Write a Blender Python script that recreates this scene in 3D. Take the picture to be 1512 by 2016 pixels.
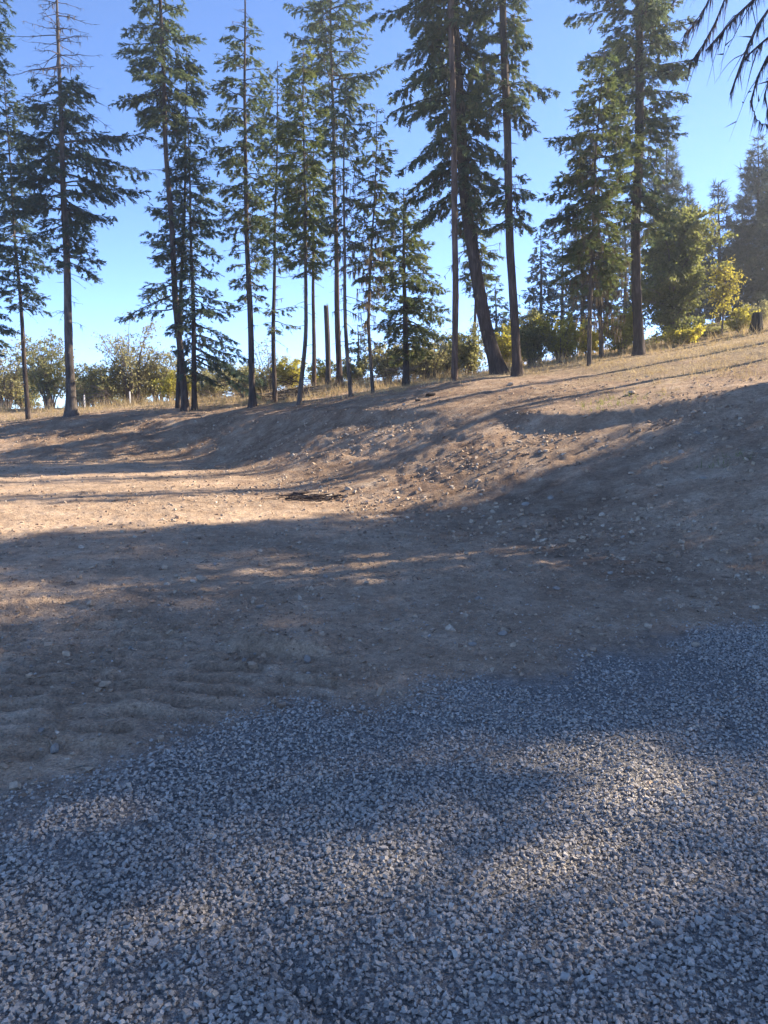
import bpy, math, random
import numpy as np
from mathutils import Vector, Matrix

# ------------------------------------------------------------------ scene, camera, light
for o in list(bpy.data.objects):
    bpy.data.objects.remove(o)
sc = bpy.context.scene
COL = sc.collection
F = 1515.0                      # focal length in photo pixels (photo is 1512 x 2016)
EYE = 1.6
PITCH = math.atan((1008 - 800) / F)
SUN_AZ = math.radians(22.0)     # sun direction: to the +X side, turned 22 degrees away from the camera
SUN_EL = math.radians(29.0)

cam_d = bpy.data.cameras.new('camera')
cam = bpy.data.objects.new('camera', cam_d)
COL.objects.link(cam)
cam.location = (0, 0, EYE)
cam.rotation_euler = (math.radians(90) - PITCH, 0, 0)
cam_d.sensor_fit = 'VERTICAL'
cam_d.sensor_height = 36.0
cam_d.lens = 18.0 * F / 1008.0
cam_d.clip_start = 0.05
cam_d.clip_end = 3000
sc.camera = cam

world = bpy.data.worlds.new('World')
sc.world = world
world.use_nodes = True
wn = world.node_tree
wn.nodes.clear()
w_out = wn.nodes.new('ShaderNodeOutputWorld')
w_bg = wn.nodes.new('ShaderNodeBackground')
w_sky = wn.nodes.new('ShaderNodeTexSky')
w_sky.sky_type = 'NISHITA'
w_sky.sun_disc = False
w_sky.sun_elevation = SUN_EL
w_sky.sun_rotation = math.radians(90.0) - SUN_AZ
w_sky.altitude = 5000
w_sky.air_density = 0.6
w_sky.dust_density = 0.0
w_sky.ozone_density = 3.8
w_bg.inputs['Strength'].default_value = 0.087
wn.links.new(w_sky.outputs['Color'], w_bg.inputs['Color'])
wn.links.new(w_bg.outputs[0], w_out.inputs['Surface'])

sun_d = bpy.data.lights.new('sun', 'SUN')
sun_d.energy = 2.4
sun_d.angle = math.radians(0.53)
sun_d.color = (1.0, 0.86, 0.68)
sun = bpy.data.objects.new('sun', sun_d)
COL.objects.link(sun)
to_sun = Vector((math.cos(SUN_AZ) * math.cos(SUN_EL), math.sin(SUN_AZ) * math.cos(SUN_EL), math.sin(SUN_EL)))
sun.rotation_euler = to_sun.to_track_quat('Z', 'Y').to_euler()
sun.location = to_sun * 60

sc.view_settings.view_transform = 'Standard'
sc.view_settings.look = 'None'
sc.view_settings.gamma = 1.0
sc.view_settings.use_curve_mapping = False
sc.view_settings.exposure = 2.72
sc.render.engine = 'CYCLES'
sc.cycles.max_bounces = 5
sc.cycles.diffuse_bounces = 3
sc.cycles.glossy_bounces = 2
sc.cycles.transmission_bounces = 4
sc.cycles.use_denoising = True
try:
    sc.cycles.denoiser = 'OPENIMAGEDENOISE'
    sc.cycles.denoising_input_passes = 'RGB_ALBEDO_NORMAL'
except Exception:
    pass

# ------------------------------------------------------------------ small maths helpers
SP, CP = math.sin(PITCH), math.cos(PITCH)


def px(u, v, d):
    """World point at depth d (metres along +Y) seen at photo pixel u, v."""
    x = (u - 756.0) / F
    y = (1008.0 - v) / F
    k = d / (y * SP + CP)
    return np.array([x * k, d, EYE + (y * CP - SP) * k])


def on_plane(u, v, z=0.0):
    x = (u - 756.0) / F
    y = (1008.0 - v) / F
    k = (z - EYE) / (y * CP - SP)
    return np.array([x * k, (y * SP + CP) * k, z])


_tab = {}


def vnoise(x, y, seed=0):
    if seed not in _tab:
        _tab[seed] = np.random.default_rng(1000 + seed).random((256, 256)).astype(np.float32)
    t = _tab[seed]
    fx, fy = np.floor(x), np.floor(y)
    ix, iy = fx.astype(np.int64), fy.astype(np.int64)
    tx, ty = x - fx, y - fy
    tx = tx * tx * (3 - 2 * tx)
    ty = ty * ty * (3 - 2 * ty)
    a, b = t[ix & 255, iy & 255], t[(ix + 1) & 255, iy & 255]
    c, d = t[ix & 255, (iy + 1) & 255], t[(ix + 1) & 255, (iy + 1) & 255]
    return (a * (1 - tx) + b * tx) * (1 - ty) + (c * (1 - tx) + d * tx) * ty - 0.5


def fbm(x, y, scale, octs, seed=0, gain=0.5):
    s, a = np.zeros_like(x, dtype=float), 1.0
    for k in range(octs):
        s += a * vnoise(x * scale + 17.3 * k, y * scale - 9.1 * k, seed + k)
        scale *= 2.03
        a *= gain
    return s


def smooth(a, b, x):
    t = np.clip((x - a) / (b - a), 0, 1)
    return t * t * (3 - 2 * t)


# ------------------------------------------------------------------ terrain
ctrl_px = [  # photo pixel and depth of points on the upper ground
    (-250, 838, 27), (0, 838, 27), (250, 830, 26.5), (420, 822, 26.2), (520, 817, 25), (640, 809, 22.3), (800, 805, 20), (950, 802, 17.8),
    (1060, 808, 16.0), (1130, 812, 15.2), (1220, 800, 14.6), (1350, 782, 14.2), (1512, 755, 14.0),
    (55, 825, 30), (140, 818, 28), (360, 808, 28), (383, 808, 28.3), (498, 800, 27), (540, 795, 29), (590, 797, 26),
    (690, 783, 25), (735, 775, 26), (800, 762, 28.5), (895, 750, 24), (985, 738, 25), (1020, 742, 24), (1160, 722, 25),
    (1184, 705, 29), (1258, 698, 28), (1400, 672, 29), (1512, 655, 28), (1512, 640, 33), (1300, 735, 20), (1512, 705, 20), (1050, 775, 19),
    (0, 806, 36), (300, 792, 36), (500, 780, 36), (646, 756, 33), (800, 752, 34), (1000, 726, 33), (1150, 700, 34), (1320, 672, 35),
]
ctrl = [px(*c) for c in ctrl_px]
ctrl += [np.array(p, float) for p in [
    (9, 9, 2.1), (11, 4, 1.7), (13, 0, 1.6), (15, 14, 3.2), (20, 24, 5.4), (25, 10, 4.5), (22, 0, 3.2), (30, 35, 8.0), (14, -8, 1.5), (30, -10, 4.0),
    (-40, 30, 0.7), (-40, 40, 0.4), (-40, 15, 0.2), (-30, 50, 0.2), (-10, 50, 0.4), (0, 48, 1.2), (10, 50, 4.0), (25, 55, 7.5), (45, 50, 10), (-15, 70, -0.5),
    (10, 75, 1.5), (40, 80, 6), (-50, 80, -1.0)]]
ctrl = np.array(ctrl)
_cx = ctrl[:, :2]


def _phi(r2):
    return 0.5 * r2 * np.log(np.maximum(r2, 1e-9))


_A = _phi(((_cx[:, None] - _cx[None]) ** 2).sum(-1)) + np.eye(len(_cx)) * 0.4
_P = np.hstack([np.ones((len(_cx), 1)), _cx])
_M = np.block([[_A, _P], [_P.T, np.zeros((3, 3))]])
_W = np.linalg.solve(_M, np.concatenate([ctrl[:, 2], np.zeros(3)]))


def plateau(x, y):
    out = np.full(x.shape, _W[-3]) + _W[-2] * x + _W[-1] * y
    for i in range(len(_cx)):
        out += _W[i] * _phi((x - _cx[i, 0]) ** 2 + (y - _cx[i, 1]) ** 2)
    return out


toe = [(-90, 23.3), (-40, 23.6)] + [tuple(on_plane(u, v)[:2]) for u, v in
       [(0, 906), (200, 906), (340, 905), (430, 911), (500, 938), (590, 973), (700, 990), (840, 1012), (960, 1045), (1120, 1082), (1300, 1112), (1500, 1145)]] + [(4.6, 5.6), (6.2, 2.6), (7.2, -2), (8, -12)]
crest = [(-90, 27.5), (-40, 27.8)] + [tuple(px(u, v, d)[:2]) for u, v, d in
         [(0, 838, 27), (250, 830, 26.5), (420, 822, 26.2), (520, 817, 25), (640, 809, 22.3), (800, 805, 20), (950, 802, 17.8), (1060, 808, 16.0),
          (1130, 812, 15.2), (1220, 800, 14.6), (1350, 782, 14.2), (1512, 755, 14.0)]] + [(9.4, 9.5), (11.2, 5), (12.5, -2), (13, -12)]


def pl_dist(x, y, pl):
    best = np.full(x.shape, 1e9)
    for (ax, ay), (bx, by) in zip(pl[:-1], pl[1:]):
        dx, dy = bx - ax, by - ay
        t = np.clip(((x - ax) * dx + (y - ay) * dy) / (dx * dx + dy * dy), 0, 1)
        best = np.minimum(best, (x - ax - t * dx) ** 2 + (y - ay - t * dy) ** 2)
    return np.sqrt(best)


def in_poly(x, y, poly):
    inside = np.zeros(x.shape, bool)
    n = len(poly)
    for i in range(n):
        ax, ay = poly[i]
        bx, by = poly[(i + 1) % n]
        if ay == by:
            continue
        c = ((ay > y) != (by > y)) & (x < (bx - ax) * (y - ay) / (by - ay) + ax)
        inside ^= c
    return inside


PAD_POLY = toe + [(8, -60), (-90, -60)]
BANK_POLY = toe + crest[::-1]


def bank_t(x, y):
    dt, dc = pl_dist(x, y, toe), pl_dist(x, y, crest)
    pad, bank = in_poly(x, y, PAD_POLY), in_poly(x, y, BANK_POLY)
    t = np.where(pad, 0.0, np.where(bank, dt / (dt + dc + 1e-6), 1.0))
    return t, dt, dc, pad


gravel_edge = [on_plane(u, v)[:2] for u, v in [(-400, 1780), (0, 1650), (150, 1560), (300, 1490), (450, 1430), (600, 1375), (720, 1348), (900, 1322), (1100, 1300), (1300, 1268), (1512, 1225), (1750, 1190)]]
GX = np.array([p[0] for p in gravel_edge])
GY = np.array([p[1] for p in gravel_edge])


def gravel_mask(x, y):
    e = np.interp(x, GX, GY)
    n = 0.55 * fbm(x, y, 1.3, 3, 40)
    return smooth(0.45, -0.55, y - e + 1.3 * n)


# crawler tracks pressed into the dirt: centre line, half width
tracks = [(on_plane(-60, 1500)[:2], on_plane(230, 1180)[:2], 0.28), (on_plane(330, 1420)[:2], on_plane(520, 1230)[:2], 0.24), (on_plane(-80, 1330)[:2], on_plane(60, 1170)[:2], 0.22), (on_plane(120, 1480)[:2], on_plane(330, 1215)[:2], 0.22), (on_plane(560, 1370)[:2], on_plane(640, 1300)[:2], 0.2)]


def height(x, y):
    x = np.asarray(x, float)
    y = np.asarray(y, float)
    t, dt, dc, pad = bank_t(x, y)
    P = plateau(x, y)
    s = 0.5 * t + 0.5 * t * t * (3 - 2 * t)
    roll = 0.10 * fbm(x, y, 0.16, 2, 3) + 0.07 * fbm(x, y, 0.5, 2, 7)
    padz = 0.5 * roll - 0.02
    z = padz * (1 - s) + (P + 0.5 * roll) * s
    far = smooth(70, 160, np.hypot(x, y - 10))
    z = z * (1 - far) + (-1.5) * far
    r = np.hypot(x, y)
    near = smooth(60, 20, r)
    onbank = np.clip(4 * t * (1 - t), 0, 1)
    gm = gravel_mask(x, y)
    # slumped relief on the cut face, with gullies running down it
    z += near * onbank * (0.07 * fbm(x, y, 0.8, 4, 11) + 0.06 * np.abs(fbm(x, y, 2.2, 3, 15)))
    ca_, cb_ = x * 0.5 - y * 0.87, x * 0.87 + y * 0.5
    z += near * onbank * 0.05 * fbm(ca_ * 0.45, cb_ * 2.4, 1.0, 3, 45)          # blade streaks along the face
    lip = np.clip(0.35 + 1.6 * fbm(x, y, 0.35, 2, 47) + smooth(1.8, 2.8, x) * smooth(6.5, 4.8, x), 0, 1.2)
    z -= near * lip * 0.13 * smooth(0.98, 0.90, t) * smooth(0.45, 0.88, t)       # small scarp below the crest
    z += near * (0.022 * fbm(x, y, 3.0, 2, 19) + 0.020 * fbm(x, y, 9.0, 4, 23, 0.65)) * (1 - 0.5 * gm)
    # crawler tracks
    for (a, b, hw) in tracks:
        dx, dy = b[0] - a[0], b[1] - a[1]
        L = math.hypot(dx, dy)
        dx, dy = dx / L, dy / L
        al = (x - a[0]) * dx + (y - a[1]) * dy
        ac = (x - a[0]) * dy - (y - a[1]) * dx
        m = smooth(-0.2, 0.3, al) * smooth(L + 0.4, L - 0.3, al) * smooth(hw + 0.06, hw - 0.04, np.abs(ac))
        rim = smooth(hw + 0.16, hw + 0.06, np.abs(ac)) * smooth(hw - 0.02, hw + 0.05, np.abs(ac)) * smooth(-0.2, 0.3, al) * smooth(L + 0.4, L - 0.3, al)
        wob = fbm(x, y, 2.5, 2, 31)
        rib = np.abs(((al + 0.02 * wob) / 0.19) % 1.0 - 0.5) * 2
        z += m * (0.048 * smooth(0.44, 0.60, rib) - 0.026) * np.clip(0.9 + 0.9 * wob, 0.2, 1.3) + 0.012 * rim * np.clip(0.6 + 2 * wob, 0, 1.5)
    # a small scraped step in the dirt
    a, b = on_plane(440, 1275)[:2], on_plane(640, 1285)[:2]
    dx, dy = b[0] - a[0], b[1] - a[1]
    L = math.hypot(dx, dy)
    al = ((x - a[0]) * dx + (y - a[1]) * dy) / L
    ac = (-(x - a[0]) * dy + (y - a[1]) * dx) / L + 0.05 * fbm(x, y, 6, 2, 35)
    z += smooth(-0.08, 0.12, al) * smooth(L + 0.1, L - 0.15, al) * 0.085 * (smooth(-0.02, 0.045, ac) * smooth(0.75, 0.1, ac) - 0.55 * smooth(-0.30, -0.05, ac) * smooth(0.03, -0.03, ac))
    # ruts and a low windrow in the gravel
    g = 0.035 * fbm(x, y, 1.6, 3, 27)
    a, b = on_plane(560, 1900)[:2], on_plane(760, 2060)[:2]
    dx, dy = b[0] - a[0], b[1] - a[1]
    L = math.hypot(dx, dy)
    ac = (-(x - a[0]) * dy + (y - a[1]) * dx) / L
    al = ((x - a[0]) * dx + (y - a[1]) * dy) / L
    g = g - 0.055 * np.exp(-(ac / 0.07) ** 2) * smooth(-0.15, 0.1, al) + 0.035 * np.exp(-((ac + 0.16) / 0.10) ** 2) * smooth(-0.15, 0.1, al)
    return z + gm * g


def hz(x, y):
    return float(height(np.array([x]), np.array([y]))[0])


# ------------------------------------------------------------------ mesh helpers
def mesh_from(name, verts, faces, mat=None, smooth_shade=False):
    """verts (n,3), faces (m,3) or (m,4) numpy -> mesh data."""
    verts = np.ascontiguousarray(verts, dtype=np.float32)
    faces = np.ascontiguousarray(faces, dtype=np.int32)
    me = bpy.data.meshes.new(name)
    k = faces.shape[1]
    me.vertices.add(len(verts))
    me.vertices.foreach_set('co', verts.ravel())
    me.loops.add(faces.size)
    me.loops.foreach_set('vertex_index', faces.ravel())
    me.polygons.add(len(faces))
    me.polygons.foreach_set('loop_start', np.arange(0, faces.size, k, dtype=np.int32))
    me.polygons.foreach_set('loop_total', np.full(len(faces), k, dtype=np.int32))
    me.polygons.foreach_set('use_smooth', np.full(len(faces), smooth_shade, dtype=bool))
    me.update(calc_edges=True)
    if mat:
        me.materials.append(mat)
    return me


def obj(name, me, parent=None, kind=None, loc=None):
    o = bpy.data.objects.new(name, me)
    COL.objects.link(o)
    if parent is not None:
        o.parent = parent
    if loc is not None:
        o.location = loc
    if kind:
        o['kind'] = kind
    return o


def tag(o, label, cat, group=None):
    o['label'] = label
    o['category'] = cat
    if group:
        o['group'] = group
    return o


def thing(name, label, cat, loc, group=None):
    return tag(obj(name, None, loc=tuple(float(c) for c in loc)), label, cat, group)


class Soup:
    """Collects triangle arrays."""

    def __init__(self):
        self.v, self.f, self.n = [], [], 0

    def add(self, v, f):
        if len(v):
            self.v.append(np.asarray(v, float))
            self.f.append(np.asarray(f) + self.n)
            self.n += len(v)

    def build(self, name, mat, parent=None, kind=None, org=(0, 0, 0), sm=False):
        if not self.v:
            return None
        me = mesh_from(name, np.concatenate(self.v) - np.asarray(org, float), np.concatenate(self.f), mat, sm)
        return obj(name, me, parent, kind)


def tube(pts, rad, sides=6, cap=True):
    """Tapered tube along points -> verts, tris."""
    pts = np.asarray(pts, float)
    rad = np.asarray(rad, float)
    n = len(pts)
    tan = np.gradient(pts, axis=0)
    tan /= np.linalg.norm(tan, axis=1)[:, None] + 1e-9
    ref = np.array([0.0, 0, 1]) if abs(tan[0, 2]) < 0.8 else np.array([1.0, 0, 0])
    s = np.cross(tan, ref)
    s /= np.linalg.norm(s, axis=1)[:, None] + 1e-9
    w = np.cross(tan, s)
    a = np.arange(sides) * 2 * math.pi / sides
    v = pts[:, None] + rad[:, None, None] * (np.cos(a)[None, :, None] * s[:, None] + np.sin(a)[None, :, None] * w[:, None])
    v = v.reshape(-1, 3)
    i = np.arange(n - 1)[:, None] * sides
    j = np.arange(sides)[None]
    k = (np.arange(sides) + 1) % sides
    a0, b0 = (i + j).ravel(), (i + k[None]).ravel()
    f = np.concatenate([np.stack([a0, b0, b0 + sides], 1), np.stack([a0, b0 + sides, a0 + sides], 1)])
    if cap:
        v = np.concatenate([v, pts[-1:]])
        e = (n - 1) * sides
        f = np.concatenate([f, np.stack([e + np.arange(sides), e + k, np.full(sides, len(v) - 1)], 1)])
    return v, f


def norm(a):
    return a / (np.linalg.norm(a, axis=-1, keepdims=True) + 1e-9)


def stamp(T, TF, pos, d, up, size):
    """Place template triangles. T (k,V,3) templates in (along, side, normal); pos, d, up (n,3); size (n,) or (n,3)."""
    n = len(pos)
    if n == 0:
        return np.zeros((0, 3)), np.zeros((0, 3), int)
    size = np.asarray(size, float)
    if size.ndim == 1:
        size = np.repeat(size[:, None], 3, 1)
    d = norm(d)
    s = norm(np.cross(d, up))
    w = np.cross(s, d)
    pick = np.arange(n) % len(T)
    t = T[pick] * size[:, None, :]
    v = pos[:, None] + t[..., 0:1] * d[:, None] + t[..., 1:2] * s[:, None] + t[..., 2:3] * w[:, None]
    f = TF[None] + (np.arange(n) * T.shape[1])[:, None, None]
    return v.reshape(-1, 3), f.reshape(-1, 3)


# ------------------------------------------------------------------ materials
def new_mat(name):
    m = bpy.data.materials.new(name)
    m.use_nodes = True
    nt = m.node_tree
    nt.nodes.clear()
    out = nt.nodes.new('ShaderNodeOutputMaterial')
    return m, nt, out


def N(nt, t, **kw):
    n = nt.nodes.new(t)
    for k, v in kw.items():
        if k in n.bl_rna.properties:
            setattr(n, k, v)
        else:
            n.inputs[k].default_value = v
    return n


def ramp(nt, stops, interp='LINEAR'):
    r = nt.nodes.new('ShaderNodeValToRGB')
    r.color_ramp.interpolation = interp
    e = r.color_ramp.elements
    while len(e) > 1:
        e.remove(e[-1])
    e[0].position = stops[0][0]
    e[0].color = (*stops[0][1], 1)
    for p, c in stops[1:]:
        q = e.new(p)
        q.color = (*c, 1)
    return r


def leaf_mat(name, stops, transl=0.48, gloss=0.2, noise_scale=0.8):
    m, nt, out = new_mat(name)
    L = nt.links.new
    geo = N(nt, 'ShaderNodeNewGeometry')
    tc = N(nt, 'ShaderNodeTexCoord')
    no = N(nt, 'ShaderNodeTexNoise', Scale=noise_scale, Detail=2.0)
    L(tc.outputs['Object'], no.inputs['Vector'])
    mix = N(nt, 'ShaderNodeMath', operation='MULTIPLY_ADD')
    L(geo.outputs['Random Per Island'], mix.inputs[0])
    mix.inputs[1].default_value = 0.55
    sub = N(nt, 'ShaderNodeMath', operation='MULTIPLY_ADD')
    L(no.outputs['Fac'], sub.inputs[0])
    sub.inputs[1].default_value = 0.9
    sub.inputs[2].default_value = -0.22
    L(sub.outputs[0], mix.inputs[2])
    r = ramp(nt, stops)
    L(mix.outputs[0], r.inputs['Fac'])
    p = N(nt, 'ShaderNodeBsdfPrincipled', Roughness=0.6)
    p.inputs['Specular IOR Level'].default_value = gloss
    L(r.outputs['Color'], p.inputs['Base Color'])
    t = N(nt, 'ShaderNodeBsdfTranslucent')
    g = N(nt, 'ShaderNodeHueSaturation', Saturation=1.15, Value=1.25)
    L(r.outputs['Color'], g.inputs['Color'])
    L(g.outputs['Color'], t.inputs['Color'])
    ms = N(nt, 'ShaderNodeMixShader', Fac=transl)
    L(p.outputs[0], ms.inputs[1])
    L(t.outputs[0], ms.inputs[2])
    L(ms.outputs[0], out.inputs['Surface'])
    return m


def bark_mat(name, c0, c1, c2, vscale=9.0, bump=0.8):
    m, nt, out = new_mat(name)
    L = nt.links.new
    tc = N(nt, 'ShaderNodeTexCoord')
    mp = N(nt, 'ShaderNodeMapping')
    mp.inputs['Scale'].default_value = (vscale, vscale, vscale * 0.16)
    L(tc.outputs['Object'], mp.inputs['Vector'])
    n1 = N(nt, 'ShaderNodeTexNoise', Scale=1.6, Detail=6.0, Roughness=0.65, Distortion=0.6)
    L(mp.outputs[0], n1.inputs['Vector'])
    n2 = N(nt, 'ShaderNodeTexNoise', Scale=0.9, Detail=3.0)
    L(tc.outputs['Object'], n2.inputs['Vector'])
    r = ramp(nt, [(0.30, c0), (0.52, c1), (0.75, c2)])
    L(n1.outputs['Fac'], r.inputs['Fac'])
    hs = N(nt, 'ShaderNodeHueSaturation')
    mr = N(nt, 'ShaderNodeMapRange')
    mr.inputs['From Min'].default_value = 0.3
    mr.inputs['From Max'].default_value = 0.7
    mr.inputs['To Min'].default_value = 0.65
    mr.inputs['To Max'].default_value = 1.35
    L(n2.outputs['Fac'], mr.inputs['Value'])
    L(mr.outputs[0], hs.inputs['Value'])
    L(r.outputs['Color'], hs.inputs['Color'])
    b = N(nt, 'ShaderNodeBump', Strength=bump, Distance=0.03)
    L(n1.outputs['Fac'], b.inputs['Height'])
    p = N(nt, 'ShaderNodeBsdfPrincipled', Roughness=0.95)
    p.inputs['Specular IOR Level'].default_value = 0.15
    L(hs.outputs['Color'], p.inputs['Base Color'])
    L(b.outputs[0], p.inputs['Normal'])
    L(p.outputs[0], out.inputs['Surface'])
    return m


def rock_mat(name, stops, scale=14.0, bump=0.5, blotch=0.35):
    m, nt, out = new_mat(name)
    L = nt.links.new
    geo = N(nt, 'ShaderNodeNewGeometry')
    tc = N(nt, 'ShaderNodeTexCoord')
    r = ramp(nt, stops)
    L(geo.outputs['Random Per Island'], r.inputs['Fac'])
    no = N(nt, 'ShaderNodeTexNoise', Scale=scale, Detail=5.0, Roughness=0.65)
    L(tc.outputs['Object'], no.inputs['Vector'])
    mr = N(nt, 'ShaderNodeMapRange')
    mr.inputs['From Min'].default_value = 0.3
    mr.inputs['From Max'].default_value = 0.7
    mr.inputs['To Min'].default_value = 1 - blotch
    mr.inputs['To Max'].default_value = 1 + blotch
    L(no.outputs['Fac'], mr.inputs['Value'])
    hs = N(nt, 'ShaderNodeHueSaturation')
    L(mr.outputs[0], hs.inputs['Value'])
    L(r.outputs['Color'], hs.inputs['Color'])
    b = N(nt, 'ShaderNodeBump', Strength=bump, Distance=0.01)
    L(no.outputs['Fac'], b.inputs['Height'])
    p = N(nt, 'ShaderNodeBsdfPrincipled', Roughness=0.9)
    p.inputs['Specular IOR Level'].default_value = 0.2
    L(hs.outputs['Color'], p.inputs['Base Color'])
    L(b.outputs[0], p.inputs['Normal'])
    L(p.outputs[0], out.inputs['Surface'])
    return m


def ground_mat():
    m, nt, out = new_mat('dirt_ground')
    L = nt.links.new
    tc = N(nt, 'ShaderNodeTexCoord')
    at = N(nt, 'ShaderNodeAttribute', attribute_name='zone')
    sep = N(nt, 'ShaderNodeSeparateColor')
    L(at.outputs['Color'], sep.inputs[0])

    def noise(scale, detail=4.0, rough=0.6):
        n = N(nt, 'ShaderNodeTexNoise', Scale=scale, Detail=detail, Roughness=rough)
        L(tc.outputs['Object'], n.inputs['Vector'])
        return n

    def mixc(fac, a, b):
        x = N(nt, 'ShaderNodeMix', data_type='RGBA')
        if isinstance(fac, float):
            x.inputs[0].default_value = fac
        else:
            L(fac, x.inputs[0])
        for i, c in ((6, a), (7, b)):
            if isinstance(c, tuple):
                x.inputs[i].default_value = (*c, 1)
            else:
                L(c, x.inputs[i])
        return x.outputs[2]

    n_big, n_mid, n_fine, n_grit = noise(0.35, 3), noise(2.2, 5, 0.65), noise(14, 5, 0.7), noise(70, 3, 0.7)
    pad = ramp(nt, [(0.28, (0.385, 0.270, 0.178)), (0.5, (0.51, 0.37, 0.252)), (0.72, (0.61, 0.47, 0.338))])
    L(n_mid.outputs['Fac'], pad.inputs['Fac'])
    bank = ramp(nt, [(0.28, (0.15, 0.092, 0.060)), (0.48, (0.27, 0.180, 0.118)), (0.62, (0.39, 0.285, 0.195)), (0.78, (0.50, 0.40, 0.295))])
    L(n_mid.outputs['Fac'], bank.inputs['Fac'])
    straw = ramp(nt, [(0.3, (0.21, 0.145, 0.092)), (0.5, (0.36, 0.270, 0.170)), (0.68, (0.50, 0.395, 0.25))])
    L(n_fine.outputs['Fac'], straw.inputs['Fac'])
    grav = ramp(nt, [(0.3, (0.22, 0.205, 0.185)), (0.55, (0.31, 0.29, 0.262)), (0.75, (0.38, 0.36, 0.325))])
    L(n_grit.outputs['Fac'], grav.inputs['Fac'])
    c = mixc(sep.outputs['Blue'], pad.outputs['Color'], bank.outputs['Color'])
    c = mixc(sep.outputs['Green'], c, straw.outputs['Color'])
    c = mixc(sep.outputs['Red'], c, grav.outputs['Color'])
    hs = N(nt, 'ShaderNodeHueSaturation')
    mr = N(nt, 'ShaderNodeMapRange')
    mr.inputs['From Min'].default_value = 0.25
    mr.inputs['From Max'].default_value = 0.75
    mr.inputs['To Min'].default_value = 0.66
    mr.inputs['To Max'].default_value = 1.34
    L(n_fine.outputs['Fac'], mr.inputs['Value'])
    mr2 = N(nt, 'ShaderNodeMapRange')
    mr2.inputs['From Min'].default_value = 0.3
    mr2.inputs['From Max'].default_value = 0.7
    mr2.inputs['To Min'].default_value = 0.7
    mr2.inputs['To Max'].default_value = 1.18
    L(n_big.outputs['Fac'], mr2.inputs['Value'])
    mu = N(nt, 'ShaderNodeMath', operation='MULTIPLY')
    mr3 = N(nt, 'ShaderNodeMapRange')
    mr3.inputs['From Min'].default_value = 0.3
    mr3.inputs['From Max'].default_value = 0.7
    mr3.inputs['To Min'].default_value = 0.72
    mr3.inputs['To Max'].default_value = 1.28
    L(n_grit.outputs['Fac'], mr3.inputs['Value'])
    mu0 = N(nt, 'ShaderNodeMath', operation='MULTIPLY')
    L(mr.outputs[0], mu0.inputs[0])
    L(mr3.outputs[0], mu0.inputs[1])
    L(mu0.outputs[0], mu.inputs[0])
    L(mr2.outputs[0], mu.inputs[1])
    L(mu.outputs[0], hs.inputs['Value'])
    L(c, hs.inputs['Color'])
    b1 = N(nt, 'ShaderNodeBump', Strength=0.8, Distance=0.09)
    L(n_fine.outputs['Fac'], b1.inputs['Height'])
    b2 = N(nt, 'ShaderNodeBump', Strength=0.7, Distance=0.022)
    L(n_grit.outputs['Fac'], b2.inputs['Height'])
    L(b1.outputs[0], b2.inputs['Normal'])
    p = N(nt, 'ShaderNodeBsdfPrincipled', Roughness=0.97)
    p.inputs['Specular IOR Level'].default_value = 0.1
    L(hs.outputs['Color'], p.inputs['Base Color'])
    L(b2.outputs[0], p.inputs['Normal'])
    L(p.outputs[0], out.inputs['Surface'])
    return m


M_GROUND = ground_mat()
M_FIR = leaf_mat('fir_needles', [(0.0, (0.043, 0.067, 0.041)), (0.45, (0.096, 0.126, 0.065)), (1.0, (0.192, 0.204, 0.094))])
M_FIR_LIGHT = leaf_mat('fresh_fir_needles', [(0.0, (0.05, 0.074, 0.034)), (0.45, (0.11, 0.138, 0.053)), (1.0, (0.21, 0.216, 0.082))])
M_FIR_BLUE = leaf_mat('dark_fir_needles', [(0.0, (0.036, 0.06, 0.046)), (0.5, (0.072, 0.103, 0.07)), (1.0, (0.156, 0.178, 0.096))])
M_PINE = leaf_mat('pine_needles', [(0.0, (0.034, 0.050, 0.034)), (0.5, (0.066, 0.088, 0.056)), (1.0, (0.115, 0.128, 0.080))])
M_LICHEN = leaf_mat('beard_lichen', [(0.0, (0.090, 0.066, 0.042)), (0.5, (0.170, 0.135, 0.085)), (1.0, (0.26, 0.22, 0.14))], 0.3, 0.05)
M_DEADTWIG = bark_mat('dead_wood', (0.075, 0.050, 0.042), (0.13, 0.092, 0.075), (0.20, 0.155, 0.125), 20)
M_BARK = bark_mat('fir_bark', (0.026, 0.020, 0.018), (0.070, 0.054, 0.046), (0.145, 0.115, 0.096))
M_BARK_GREY = bark_mat('grey_bark', (0.045, 0.037, 0.032), (0.11, 0.091, 0.077), (0.21, 0.18, 0.15))
M_BARK_RED = bark_mat('russet_bark', (0.045, 0.030, 0.024), (0.11, 0.077, 0.060), (0.21, 0.155, 0.12))
M_CHAR = bark_mat('charred_wood', (0.008, 0.008, 0.008), (0.022, 0.020, 0.019), (0.06, 0.055, 0.05))
M_TWIG = bark_mat('shrub_twigs', (0.09, 0.070, 0.058), (0.18, 0.145, 0.120), (0.30, 0.255, 0.215), 20)
M_LEAF_OLIVE = leaf_mat('olive_leaves', [(0.0, (0.125, 0.131, 0.062)), (0.5, (0.237, 0.237, 0.106)), (1.0, (0.413, 0.375, 0.175))], 0.55)
M_LEAF_YELLOW = leaf_mat('yellow_leaves', [(0.0, (0.213, 0.2, 0.056)), (0.5, (0.4, 0.369, 0.094)), (1.0, (0.625, 0.55, 0.15))], 0.55)
M_LEAF_GOLD = leaf_mat('golden_leaves', [(0.0, (0.20, 0.18, 0.05)), (0.5, (0.38, 0.34, 0.09)), (1.0, (0.56, 0.49, 0.15))], 0.5)
M_LEAF_PALE = leaf_mat('pale_leaves', [(0.0, (0.188, 0.175, 0.094)), (0.5, (0.325, 0.306, 0.156)), (1.0, (0.5, 0.463, 0.25))], 0.55)
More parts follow.
